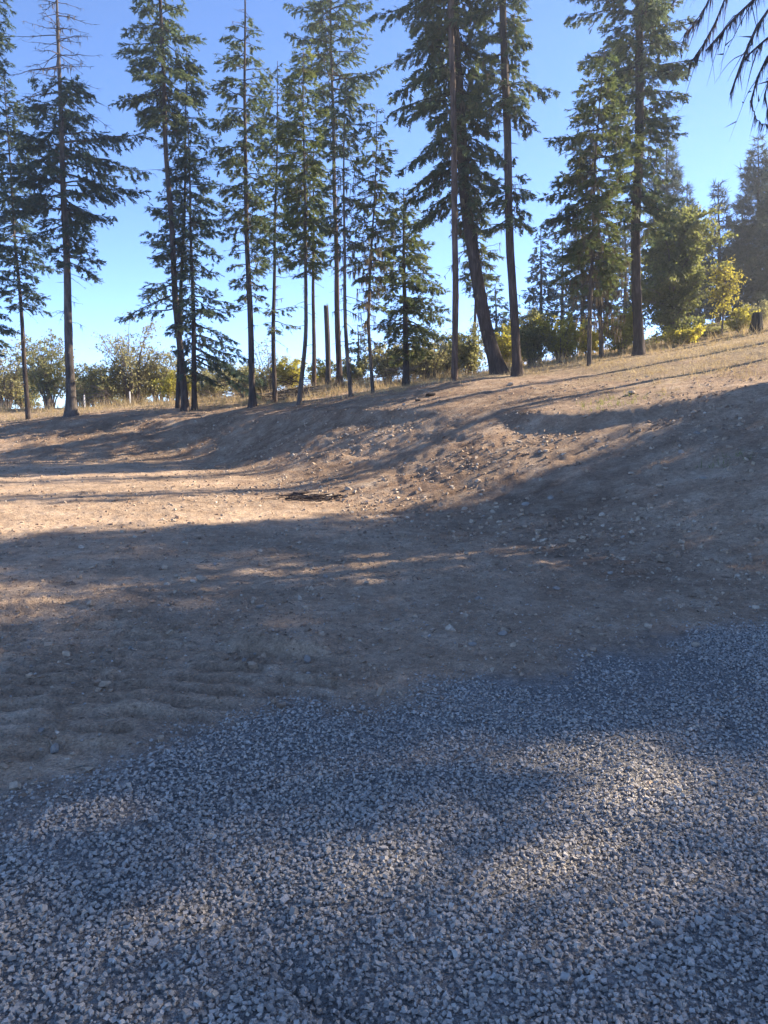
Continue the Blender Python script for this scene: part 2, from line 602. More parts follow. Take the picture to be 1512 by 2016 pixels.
M_LEAF_GREEN = leaf_mat('broad_leaves', [(0.0, (0.10, 0.115, 0.042)), (0.5, (0.19, 0.205, 0.075)), (1.0, (0.32, 0.31, 0.12))], 0.55, 0.5)
M_STRAW = leaf_mat('straw', [(0.0, (0.27, 0.20, 0.11)), (0.5, (0.44, 0.345, 0.20)), (1.0, (0.60, 0.49, 0.30))], 0.35)
M_GREENGRASS = leaf_mat('green_grass_blades', [(0.0, (0.10, 0.12, 0.035)), (0.5, (0.20, 0.22, 0.065)), (1.0, (0.36, 0.34, 0.12))], 0.35)
M_GRAVEL = rock_mat('crushed_rock', [(0.0, (0.30, 0.268, 0.228)), (0.3, (0.38, 0.342, 0.295)), (0.62, (0.43, 0.39, 0.34)), (0.86, (0.48, 0.438, 0.385)), (0.95, (0.51, 0.43, 0.33)), (1.0, (0.58, 0.54, 0.48))], 60, 0.4, 0.22)
M_CLOD = rock_mat('earth_clods', [(0.0, (0.23, 0.160, 0.108)), (0.35, (0.33, 0.235, 0.160)), (0.7, (0.43, 0.32, 0.22)), (0.92, (0.48, 0.375, 0.27)), (1.0, (0.54, 0.46, 0.36))], 25, 0.6)
M_STONE = rock_mat('tan_stone', [(0.0, (0.36, 0.275, 0.195)), (1.0, (0.48, 0.38, 0.28))], 18, 0.6)
M_STONE_GREY = rock_mat('grey_stone', [(0.0, (0.27, 0.235, 0.195)), (1.0, (0.38, 0.335, 0.285))], 18, 0.6)
M_STONE_DARK = rock_mat('dark_stone', [(0.0, (0.030, 0.026, 0.024)), (1.0, (0.055, 0.047, 0.042))], 10, 0.9)
M_WHITE = rock_mat('white_paint_post', [(0.0, (0.6, 0.6, 0.58)), (1.0, (0.75, 0.74, 0.72))], 12, 0.3, 0.15)

# ------------------------------------------------------------------ ground sheet
ang_mid = np.radians(np.linspace(-38, 38, 500))
ang = np.concatenate([np.radians(np.arange(-178, -39, 3.0)), ang_mid, np.radians(np.arange(40, 181, 3.0))])
rings = [0.6]
while rings[-1] < 62:
    q_ = rings[-1]
    rings.append(q_ * (1.05 if q_ < 1.5 else 1.008 if q_ < 2.6 else 1.0052 if q_ < 6.5 else 1.0085 if q_ < 28 else 1.013))
while rings[-1] < 420:
    rings.append(rings[-1] * 1.07)
rings = np.array(rings)
RR, AA = np.meshgrid(rings, ang, indexing='ij')
GXX, GYY = (RR * np.sin(AA)).ravel(), (RR * np.cos(AA)).ravel()
ZZ = height(GXX, GYY)
nr, na = RR.shape
I = np.arange(nr * na).reshape(nr, na)
I2 = np.concatenate([I, I[:, :1]], 1)
quads = np.stack([I2[:-1, :-1], I2[:-1, 1:], I2[1:, 1:], I2[1:, :-1]], -1).reshape(-1, 4)[:, ::-1]
gv = np.stack([GXX, GYY, ZZ], 1)
centre = np.array([[0, 0, hz(0, 0)]])
me = mesh_from('ground', gv, quads, M_GROUND, True)
tt, dtoe, dcre, padm = bank_t(GXX, GYY)
nz = fbm(GXX, GYY, 0.45, 4, 50)
z_grav = np.clip(gravel_mask(GXX, GYY) * 1.25 + 0.5 * fbm(GXX, GYY, 2.0, 3, 55) * smooth(0, 0.5, gravel_mask(GXX, GYY)), 0, 1)
beyond = np.where(tt >= 1, dcre, 0)
treeline = smooth(3.2, 7.5, beyond + 5.0 * nz + 0.35 * np.minimum(GXX, 0) * -1) * smooth(15, 20, GYY + 5 * nz)
z_grass = np.clip(treeline * (0.85 + 0.6 * nz), 0, 1)
z_bank = (1 - 0.6 * smooth(1.8, 4.5, GXX) * smooth(20, 15, GYY)) * np.clip(np.where(padm, smooth(2.0, 0.2, dtoe + 1.2 * nz) * 0.45, smooth(0, 0.3, tt) * 0.35 + 0.38) + 0.5 * nz, 0, 1)  # pale soil toward +X, colour also lightened to lift the shaded bank
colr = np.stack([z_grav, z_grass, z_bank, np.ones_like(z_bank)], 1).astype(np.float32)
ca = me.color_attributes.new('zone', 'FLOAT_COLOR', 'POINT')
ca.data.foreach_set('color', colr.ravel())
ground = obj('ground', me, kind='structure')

# ------------------------------------------------------------------ stone templates
def ico():
    p = (1 + 5 ** 0.5) / 2
    v = np.array([(-1, p, 0), (1, p, 0), (-1, -p, 0), (1, -p, 0), (0, -1, p), (0, 1, p), (0, -1, -p), (0, 1, -p), (p, 0, -1), (p, 0, 1), (-p, 0, -1), (-p, 0, 1)], float)
    v /= np.linalg.norm(v[0])
    f = np.array([(0, 11, 5), (0, 5, 1), (0, 1, 7), (0, 7, 10), (0, 10, 11), (1, 5, 9), (5, 11, 4), (11, 10, 2), (10, 7, 6), (7, 1, 8), (3, 9, 4), (3, 4, 2), (3, 2, 6), (3, 6, 8), (3, 8, 9), (4, 9, 5), (2, 4, 11), (6, 2, 10), (8, 6, 7), (9, 8, 1)])
    return v, f


ICO_V, ICO_F = ico()
CUBE_V = np.array([(x, y, z) for x in (-1, 1) for y in (-1, 1) for z in (-1, 1)], float) * 0.72
CUBE_F = np.array([(0, 1, 3), (0, 3, 2), (4, 6, 7), (4, 7, 5), (0, 4, 5), (0, 5, 1), (2, 3, 7), (2, 7, 6), (0, 2, 6), (0, 6, 4), (1, 5, 7), (1, 7, 3)])
trng = np.random.default_rng(5)


def stone_templates(n, base, jit, cuts=3):
    out = []
    for _ in range(n):
        v = base * (1 + trng.normal(0, jit, (len(base), 1))) + trng.normal(0, jit * 0.5, base.shape)
        for _c in range(cuts):      # flatten against random planes: broken faces
            nn = trng.normal(size=3)
            nn /= np.linalg.norm(nn)
            h = trng.uniform(0.45, 0.75)
            dd = v @ nn
            v = v - np.maximum(dd - h, 0)[:, None] * nn
        out.append(v)
    return np.array(out)


T_ICO = stone_templates(24, ICO_V, 0.16)
T_CUBE = stone_templates(24, CUBE_V, 0.20, 2)
OCT_V = np.array([(1, 0, 0), (-1, 0, 0), (0, 1, 0), (0, -1, 0), (0, 0, 1), (0, 0, -1)], float) * 1.08
OCT_F = np.array([(0, 2, 4), (2, 1, 4), (1, 3, 4), (3, 0, 4), (2, 0, 5), (1, 2, 5), (3, 1, 5), (0, 3, 5)])
T_OCT = stone_templates(24, OCT_V, 0.22, 2)


def scatter_stones(rng, T, TF, x, y, size, sink=0.25, lift=None, flat=0.72):
    n = len(x)
    z = height(x, y)
    if lift is not None:
        z = z + lift
    axes = np.stack([np.ones(n) * rng.uniform(0.9, 1.35, n), rng.uniform(0.75, 1.05, n), rng.uniform(flat - 0.2, flat + 0.2, n)], 1) * (size * 0.5)[:, None]
    pos = np.stack([x, y, z + (0.5 - sink) * axes[:, 2] * 1.2], 1)
    a = rng.uniform(0, 2 * math.pi, n)
    tilt = rng.normal(0, 0.35, (n, 3))
    d = np.stack([np.cos(a), np.sin(a), tilt[:, 0]], 1)
    up = np.stack([tilt[:, 1], tilt[:, 2], np.ones(n)], 1)
    return stamp(T, TF, pos, d, up, axes)


def frustum_xy(rng, n, y0, y1, margin=0.8, power=1.0):
    y = (y0 ** power + (y1 ** power - y0 ** power) * rng.random(n)) ** (1 / power)
    x = rng.uniform(-1, 1, n) * (0.52 * y + margin)
    return x, y


# ------------------------------------------------------------------ gravel (nobody could count it)
rng = np.random.default_rng(11)
g = Soup()
for (n, y0, y1, T, TF, smin, smax, f0, f1) in ((42000, 1.6, 3.4, T_CUBE, CUBE_F, 0.008, 0.0215, 3.4, 2.7), (100000, 2.7, 6.5, T_OCT, OCT_F, 0.009, 0.0225, 2.7, 3.3)):
    x, y = frustum_xy(rng, n, y0, y1, 0.6, 2.0)
    m = gravel_mask(x, y)
    patch = fbm(x, y, 1.1, 3, 60)
    keep = rng.random(n) < smooth(f0, f1, y) * np.clip(m * 1.35 - 0.1 - 0.75 * smooth(0.14, 0.36, patch) * (y > 2.2), 0.012 * (y < 7), 1)
    x, y = x[keep], y[keep]
    s = rng.uniform(0, 1, len(x)) ** 1.7 * (smax - smin) + smin
    big = rng.random(len(x)) < 0.03
    s[big] *= rng.uniform(1.2, 1.8, big.sum())
    g.add(*scatter_stones(rng, T, TF, x, y, s, 0.2, np.abs(rng.normal(0, 0.004, len(x)))))
gravel = g.build('gravel', M_GRAVEL, kind='stuff')
tag(gravel, 'blue grey crushed rock gravel spread over the drive', 'gravel')

# ------------------------------------------------------------------ rubble and clods on pad and bank
rng = np.random.default_rng(12)
g = Soup()
n = 74000
x, y = frustum_xy(rng, n, 3.0, 30, 1.2, 1.3)
t_, dt_, dc_, pad_ = bank_t(x, y)
clump = fbm(x, y, 0.7, 3, 70)
onb = (t_ > 0) & (t_ < 1)
dens = np.where(onb, 0.6, np.where(pad_, 0.22 + 0.4 * smooth(2.5, 0, dt_), 0.30 * smooth(7, 0, dc_)))
dens = dens * np.clip(0.9 + 2.2 * clump, 0.1, 2) * (1 - 0.92 * gravel_mask(x, y))
k = rng.random(n) < dens
x, y, onb = x[k], y[k], onb[k]
s = 0.010 + 0.060 * rng.random(len(x)) ** 4.0
s = np.where(onb, s * 1.3, s)
bg_ = s > 0.03
g.add(*scatter_stones(rng, T_CUBE, CUBE_F, x[bg_], y[bg_], s[bg_], 0.3))
g.add(*scatter_stones(rng, T_OCT, OCT_F, x[~bg_], y[~bg_], s[~bg_], 0.3))
n = 36000
x, y = frustum_xy(rng, n, 2.6, 9.5, 0.8, 2.0)
k = rng.random(n) < (1 - 0.9 * gravel_mask(x, y)) * np.clip(0.55 + 2.0 * fbm(x, y, 1.1, 3, 72), 0.05, 1.0) * (bank_t(x, y)[0] < 0.5)
x, y = x[k], y[k]
g.add(*scatter_stones(rng, T_OCT, OCT_F, x, y, 0.005 + 0.030 * rng.random(len(x)) ** 4, 0.3))
rubble = g.build('rubble', M_CLOD, kind='stuff')
tag(rubble, 'loose tan clods and stone chips strewn over the graded dirt', 'rubble')

# bark chips, needles and straw bits lying on the dirt
n = 26000
x, y = frustum_xy(rng, n, 2.6, 24, 1.2, 1.4)
t_, dt_, dc_, pad_ = bank_t(x, y)
k = rng.random(n) < np.where(t_ > 0, 0.75, 0.4) * np.clip(0.5 + 2.4 * fbm(x, y, 0.9, 3, 75), 0.04, 1) * (1 - 0.85 * gravel_mask(x, y))
x, y = x[k], y[k]
n = len(x)
a = rng.uniform(0, 6.28, n)
chip = Soup()
L_ = 0.02 + 0.11 * rng.random(n) ** 2.5
T_CHIP = np.array([[(0, -.5, 0), (0, .5, 0), (1, 0.3, 0.02), (1, -0.3, 0.02)]], float)
chip.add(*stamp(T_CHIP, np.array([(0, 1, 2), (0, 2, 3)]), np.stack([x, y, height(x, y) + 0.006], 1), np.stack([np.cos(a), np.sin(a), rng.normal(0.03, 0.16, n)], 1), np.stack([rng.normal(0, .3, n), rng.normal(0, .3, n), np.ones(n)], 1), np.stack([L_, np.clip(L_ * 0.16, 0.004, 0.012), L_], 1)))
M_CHIP = leaf_mat('bark_chips', [(0.0, (0.07, 0.045, 0.03)), (0.4, (0.20, 0.14, 0.09)), (1.0, (0.50, 0.41, 0.29))], 0.0, 0.1)
litter = chip.build('litter', M_CHIP, kind='stuff')
tag(litter, 'bark chips and straw bits littering the bare dirt', 'litter')

# ------------------------------------------------------------------ loose stones as single things
def stone_mesh(name, seed, size, mat, squash=0.7, sub=1, jit=0.17):
    r = np.random.default_rng(seed)
    v, f = ICO_V.copy(), ICO_F.copy()
    for _ in range(sub):
        nv, nf, mid = list(v), [], {}

        def m_(a, b):
            kk = (min(a, b), max(a, b))
            if kk not in mid:
                p = nv[a] + nv[b]
                nv.append(p / np.linalg.norm(p))
                mid[kk] = len(nv) - 1
            return mid[kk]
        for a, b, c in f:
            ab, bc, ca_ = m_(a, b), m_(b, c), m_(c, a)
            nf += [(a, ab, ca_), (b, bc, ab), (c, ca_, bc), (ab, bc, ca_)]
        v, f = np.array(nv), np.array(nf)
    v = v * (1 + r.normal(0, jit * 0.35, (len(v), 1)))
    for _c in range(7):
        nn = norm(r.normal(size=3))
        h = r.uniform(0.5, 0.85)
        v = v - np.maximum(v @ nn - h, 0)[:, None] * nn
    v = v * np.array([r.uniform(1.0, 1.35), r.uniform(0.75, 1.0), squash]) * size * 0.5
    return mesh_from(name, v, f, mat)


STONES = {k: [stone_mesh('stone', 100 + 10 * i + j, 1.0, mt, 0.62) for j in range(6)] for i, (k, mt) in enumerate((('tan', M_STONE), ('grey', M_STONE_GREY), ('dark', M_STONE_DARK)))}
srng = random.Random(4)


def stone(name, u, v, wpx, kind, label, group=None, z=None, d=None, sq=1.0, var=None):
    if d is None:
        p = on_plane(u, v, 0.0)
        for _ in range(12):                       # walk the view ray down to the ground
            p = on_plane(u, v, min(hz(p[0], p[1]), EYE - 0.03))
    else:
        p = px(u, v, d)
    size = wpx / F * math.hypot(p[1], EYE)
    o = obj(name, STONES[kind][srng.randrange(6) if var is None else var])
    o.scale = (size * 0.85, size * 0.85, size * sq)
    o.rotation_euler = (srng.uniform(-0.2, 0.2), srng.uniform(-0.2, 0.2), srng.uniform(0, 6.28))
    o.location = (p[0], p[1], hz(p[0], p[1]) + size * 0.16 * sq)
    tag(o, label, 'stone', group)
    return o


stone('stone', 395, 1143, 24, 'tan', 'flat pale tan stone lying in a small sunlit patch of the dirt')
stone('stone', 350, 1137, 16, 'tan', 'blocky pale stone next to a flat tan stone in the sunlit patch')
stone('stone', 372, 1130, 13, 'tan', 'smallest of three pale stones in the sunlit dirt patch')
stone('stone', 213, 1183, 12, 'tan', 'round pale stone at the end of a small sunlit strip by track marks')
stone('stone', 605, 1288, 24, 'grey', 'rounded grey stone at the end of the scraped dirt step', sq=1.1)
stone('stone', 480, 1302, 14, 'grey', 'small grey stone below the scraped dirt step')
stone('stone', 107, 1463, 26, 'grey', 'upright wedge shaped stone on the tracked dirt beside gravel', sq=1.2)
stone('stone', 82, 1438, 22, 'grey', 'broad dull stone just behind the wedge shaped stone', sq=0.7)
stone('stone', 557, 1352, 13, 'tan', 'small upright stone where dirt meets gravel', sq=1.6)
stone('stone', 512, 1198, 16, 'grey', 'pale stone lying alone on smooth shaded dirt')
stone('stone', 1370, 1272, 18, 'tan', 'tan stone on the gravel fringe below the bank')
stone('stone', 1095, 1160, 20, 'grey', 'flat grey stone in shaded dirt below the bank toe', sq=0.6)
stone('stone', 940, 1180, 14, 'grey', 'narrow grey stone chip on the shaded dirt')
stone('stone', 930, 1270, 16, 'grey', 'rounded stone at the gravel edge among small clods')
stone('stone', 990, 1248, 26, 'grey', 'wide low stone half sunk in dirt above the gravel', sq=0.5)
stone('stone', 1275, 1717, 36, 'grey', 'broad flat slab chip lying on the blue gravel', sq=0.45)
stone('stone', 1297, 1820, 32, 'grey', 'pale blocky rock chunk lying on the blue gravel', sq=0.9)
stone('stone', 1268, 1858, 26, 'grey', 'thin tilted flake of rock on the gravel beside a pale chunk', sq=0.5)
stone('stone', 540, 1928, 24, 'grey', 'square pale stone on sunlit gravel')
stone('stone', 833, 1877, 18, 'tan', 'pinkish tan chip among the grey gravel')
stone('stone', 722, 1020, 17, 'tan', 'pale boulder just inside the shade edge on the pad', sq=0.7)
stone('stone', 340, 1026, 12, 'tan', 'lone pale stone in the middle of the sunlit pad')
stone('stone', 848, 768, 26, 'dark', 'large dark rock at the foot of dry grass by the trees', d=21.5, sq=0.75)
stone('stone', 822, 777, 15, 'dark', 'smaller dark rock beside the large dark rock', d=20.8, sq=0.8)
stone('stone', 795, 781, 10, 'grey', 'small grey rock beside two dark rocks', d=20.5)
stone('stone', 1244, 764, 17, 'tan', 'rounded tan boulder sitting on the cleared slope', d=16.5, sq=1.0)
stone('stone', 1005, 751, 12, 'tan', 'rounded tan stone lying in front of two leaning trunks', d=21.5, sq=1.1)
stone('stone', 1290, 752, 7, 'tan', 'small stone uphill of the rounded tan boulder', d=17.0)
stone('stone', 770, 802, 11, 'tan', 'pale stone on the crest of the cut bank', d=18)
srng2 = random.Random(9)
for i in range(46):
    u, v = srng2.uniform(20, 1480), srng2.uniform(1080, 1330)
    stone('stone', u, v, srng2.uniform(7, 13), srng2.choice(('grey', 'grey', 'tan')), 'small loose stone scattered on the shaded dirt', 'small stones on the shaded dirt')
for i in range(30):
    u, v = srng2.uniform(20, 700), srng2.uniform(935, 1050)
    stone('stone', u, v, srng2.uniform(6, 10), 'tan', 'small loose stone scattered on the sunlit pad', 'small stones on the sunlit pad')
brng = np.random.default_rng(77)
cnt = 0
while cnt < 60:
    bx, by = float(brng.uniform(-6, 8)), float(brng.uniform(7.5, 22))
    t0 = bank_t(np.array([bx]), np.array([by]))[0][0]
    if not (0.05 < t0 < 0.95) or abs(bx) > 0.5 * by:
        continue
    s_ = float(brng.uniform(0.06, 0.13))
    o = obj('stone', STONES['tan' if brng.random() < 0.7 else 'grey'][int(brng.integers(6))])
    o.scale = (s_, s_, s_)
    o.rotation_euler = tuple(brng.uniform(-0.5, 0.5, 2)) + (float(brng.uniform(0, 6.28)),)
    o.location = (bx, by, hz(bx, by) + s_ * 0.03)
    tag(o, 'loose stone lying on the face of the cut bank', 'stone', 'stones on the cut bank')
    cnt += 1

# ------------------------------------------------------------------ conifers
def tri_blades(specs):
    """specs: list of (x0,y0,angle,length,width,z) -> 3 verts each in (along, side, normal)."""
    v = []
    for x0, y0, a, l, w, z in specs:
        c, s = math.cos(a), math.sin(a)
        v += [(x0 - s * -w / 2, y0 + c * -w / 2, 0), (x0 + s * -w / 2, y0 - c * -w / 2, 0), (x0 + c * l, y0 + s * l, z)]
    return np.array(v)


def spray_templates(seed, n=6):
    r = random.Random(seed)
    out = []
    for _ in range(n):
        sp = [(0.0, 0, r.uniform(-.1, .1), 1.0, 0.2, r.uniform(-.1, .05))]
        for k in range(3):
            x0 = 0.10 + 0.26 * k
            for sgn in (-1, 1):
                sp.append((x0, 0, sgn * r.uniform(0.55, 0.95), r.uniform(0.42, 0.62) * (1 - 0.18 * k), 0.21, r.uniform(-.22, .12)))
        out.append(tri_blades(sp))
    return np.array(out)


T_SPRAY = spray_templates(3)
F_SPRAY = np.arange(T_SPRAY.shape[1]).reshape(-1, 3)
T_PINE = np.array([tri_blades([(0, 0, random.Random(k * 31 + j).uniform(-1.5, 1.5), 1.0, 0.13, random.Random(k * 7 + j).uniform(-.7, .8)) for j in range(8)]) for k in range(6)])
F_PINE = np.arange(T_PINE.shape[1]).reshape(-1, 3)
T_HANG = np.array([tri_blades([(0, random.Random(k * 13 + j).uniform(-.08, .08), random.Random(k * 5 + j).uniform(-.16, .16), random.Random(k + j * 3).uniform(.5, 1.0), 0.07, random.Random(k * 3 + j).uniform(-.1, .1)) for j in range(4)]) for k in range(6)])
F_HANG = np.arange(T_HANG.shape[1]).reshape(-1, 3)
T_STICK = np.array([[(0, -.5, 0), (0, .5, 0), (1, 0, 0)]], float)
F_STICK = np.array([[0, 1, 2]])


def trunk_path(path_px, d, lean=0.0):
    pts = np.array([px(u, v, d) for u, v in path_px])
    pts[:, 1] += lean * (pts[:, 2] - pts[0, 2])
    return pts


def build_trunk(pts, r0, r1, seed, flare=1.5, sides=18, ring=0.16):
    r = np.random.default_rng(seed)
    seg = np.concatenate([[0], np.cumsum(np.linalg.norm(np.diff(pts, axis=0), axis=1))])
    n = max(8, int(seg[-1] / ring))
    s = np.linspace(0, seg[-1], n)
    P = np.stack([np.interp(s, seg, pts[:, k]) for k in range(3)], 1)
    kern = np.ones(7) / 7                        # soften the bends
    for k in (0, 1):
        pad = np.pad(P[:, k], 3, mode='edge')
        sm = np.convolve(pad, kern, 'valid')
        sm[0] = P[0, k]
        P[:, k] = sm
    P[:, 0] += 0.012 * np.sin(s * 1.3 + r.uniform(0, 6))
    tt = s / seg[-1]
    rad = r0 * (1 - tt) + r1 * tt
    rad = rad * (1 + (flare - 1) * np.exp(-s / (r0 * 2.6)))
    a = np.arange(sides) * 2 * math.pi / sides
    ph = r.uniform(0, 6, 4)
    rip = 1 + 0.05 * np.sin(a[None] * 5 + ph[0] + s[:, None] * 0.8) + 0.10 * (fbm(a[None] * 3.0 + ph[1] + 0 * s[:, None], s[:, None] * 1.3 + 0 * a[None], 1.0, 3, 80) if True else 0)
    root = 1 + 0.28 * np.exp(-s[:, None] / (r0 * 1.6)) * np.sin(a[None] * 4 + ph[2]) * (flare > 1.2)
    R = rad[:, None] * rip * root
    v = np.stack([P[:, 0:1] + R * np.cos(a), P[:, 1:2] + R * np.sin(a), np.repeat(P[:, 2:3], sides, 1)], -1).reshape(-1, 3)
    i = np.arange(n - 1)[:, None] * sides
    k = (np.arange(sides) + 1) % sides
    a0, b0 = (i + np.arange(sides)[None]).ravel(), (i + k[None]).ravel()
    f = np.concatenate([np.stack([a0, b0, b0 + sides], 1), np.stack([a0, b0 + sides, a0 + sides], 1)])
    v = np.concatenate([v, P[-1:]])
    e = (n - 1) * sides
    f = np.concatenate([f, np.stack([e + np.arange(sides), e + k, np.full(sides, len(v) - 1)], 1)])
    return v, f, P, rad


def grow_branch(r, wood, leaf, hang, p0, az, L, elev, droop, tip, fol=1.0, lich=0.0, dead=False, rad=None, size=0.26, twig_step=0.105, hangdown=0.35, pine=False, soft=1.0):
    n = 7
    s = np.linspace(0, 1, n)
    bend = r.normal(0, 0.22)
    azs = az + bend * s
    h = np.cumsum(np.concatenate([[0], np.full(n - 1, L / (n - 1))])) * math.cos(elev)
    hx = np.cumsum(np.concatenate([[0], np.diff(h) * np.cos(azs[1:])]))
    hy = np.cumsum(np.concatenate([[0], np.diff(h) * np.sin(azs[1:])]))
    zz = L * (math.sin(elev) * s - droop * s ** 2 + tip * s ** 3) + L * 0.025 * r.normal(size=n).cumsum()
    pts = p0 + np.stack([hx, hy, zz], 1)
    rb = rad if rad else 0.010 + 0.011 * L
    wood.add(*tube(pts, rb * (1 - 0.85 * s), 4, False))
    if dead and L > 0.5:
        k = max(2, int(L / 0.16))
        st = r.uniform(0.25, 1.0, k)
        pos = np.stack([np.interp(st, s, pts[:, c]) for c in range(3)], 1)
        ta = az + bend * st + r.choice([-1, 1], k) * r.uniform(0.4, 1.0, k)
        td = np.stack([np.cos(ta), np.sin(ta), r.uniform(-0.9, 0.25, k)], 1)
        tl = (0.12 + 0.38 * (1 - st)) * min(L, 1.8) * r.uniform(0.4, 1.1, k)
        wood.add(*stamp(T_STICK, F_STICK, pos, td, np.tile([0.0, 0, 1], (k, 1)), np.stack([tl, np.full(k, 0.018), np.ones(k)], 1)))
        wood.add(*stamp(T_STICK, F_STICK, pos, td, np.tile([1.0, 0.3, 0], (k, 1)), np.stack([tl, np.full(k, 0.018), np.ones(k)], 1)))
    if fol > 0:
        st = np.arange(0.16 * L + 0.1, L + 0.02, twig_step / max(fol, 0.3)) / L
        st = st[st <= 1.0]
        if len(st) == 0:
            st = np.array([0.7])
        st = np.concatenate([st, st + 0.5 * twig_step / L])
        side = np.where(np.arange(len(st)) % 2 == 0, 1, -1)
        st = np.clip(st + r.normal(0, 0.02, len(st)), 0.08, 1.0)
        pos = np.stack([np.interp(st, s, pts[:, c]) for c in range(3)], 1)
        ta = az + bend * st + side * r.uniform(0.5, 1.15, len(st))
        tz = r.normal(-hangdown, 0.18, len(st))
        td = norm(np.stack([np.cos(ta), np.sin(ta), tz], 1))
        tl = np.clip((0.20 + 0.55 * np.sin(math.pi * np.clip(st, 0.12, 0.96) ** 0.8)) * (0.16 + 0.30 * L ** 0.7), 0.10, 0.95) * r.uniform(0.55, 1.15, len(st))
        wood.add(*stamp(T_STICK, F_STICK, pos, td, np.tile([0.0, 0, 1], (len(st), 1)), np.stack([tl, np.full(len(st), 0.012), np.ones(len(st))], 1)))
        step = size * 0.50
        kk = np.maximum(1, np.ceil(tl / step)).astype(int)
        idx = np.repeat(np.arange(len(st)), kk)
        loc = np.concatenate([np.arange(q) for q in kk])
        q = (loc + r.uniform(0.1, 0.9, len(idx))) * step
        q = np.minimum(q, tl[idx])
        sp = pos[idx] + td[idx] * q[:, None] + np.stack([0 * q, 0 * q, -0.35 * q * q], 1)
        sp += r.normal(0, 0.02, sp.shape)
        sd = td[idx] * soft + r.normal(0, 0.30, (len(idx), 3))
        sd[:, 2] -= hangdown * 0.7 * q / 0.4
        up = np.stack([r.normal(0, .45, len(idx)), r.normal(0, .45, len(idx)), np.ones(len(idx))], 1)
        sz = size * r.uniform(0.65, 1.2, len(idx))
        # tip cluster
        if pine:
            leaf.add(*stamp(T_PINE, F_PINE, sp, sd + np.array([0, 0, 0.5]), up, sz))
        else:
            leaf.add(*stamp(T_SPRAY, F_SPRAY, sp, sd, up, sz))
    if lich > 0:
        k = r.poisson(lich * L * 9)
        if k:
            st = r.uniform(0.1, 1.0, k)
            pos = np.stack([np.interp(st, s, pts[:, c]) for c in range(3)], 1)
            dn = np.stack([r.normal(0, .10, k), r.normal(0, .10, k), -np.ones(k)], 1)
            an = r.uniform(0, 6.28, k)
            up = np.stack([np.cos(an), np.sin(an), 0 * an], 1)
            hang.add(*stamp(T_HANG, F_HANG, pos, dn, up, r.uniform(0.12, 0.42, k) * (0.7 + 0.5 * min(lich, 1.5))))
    return pts


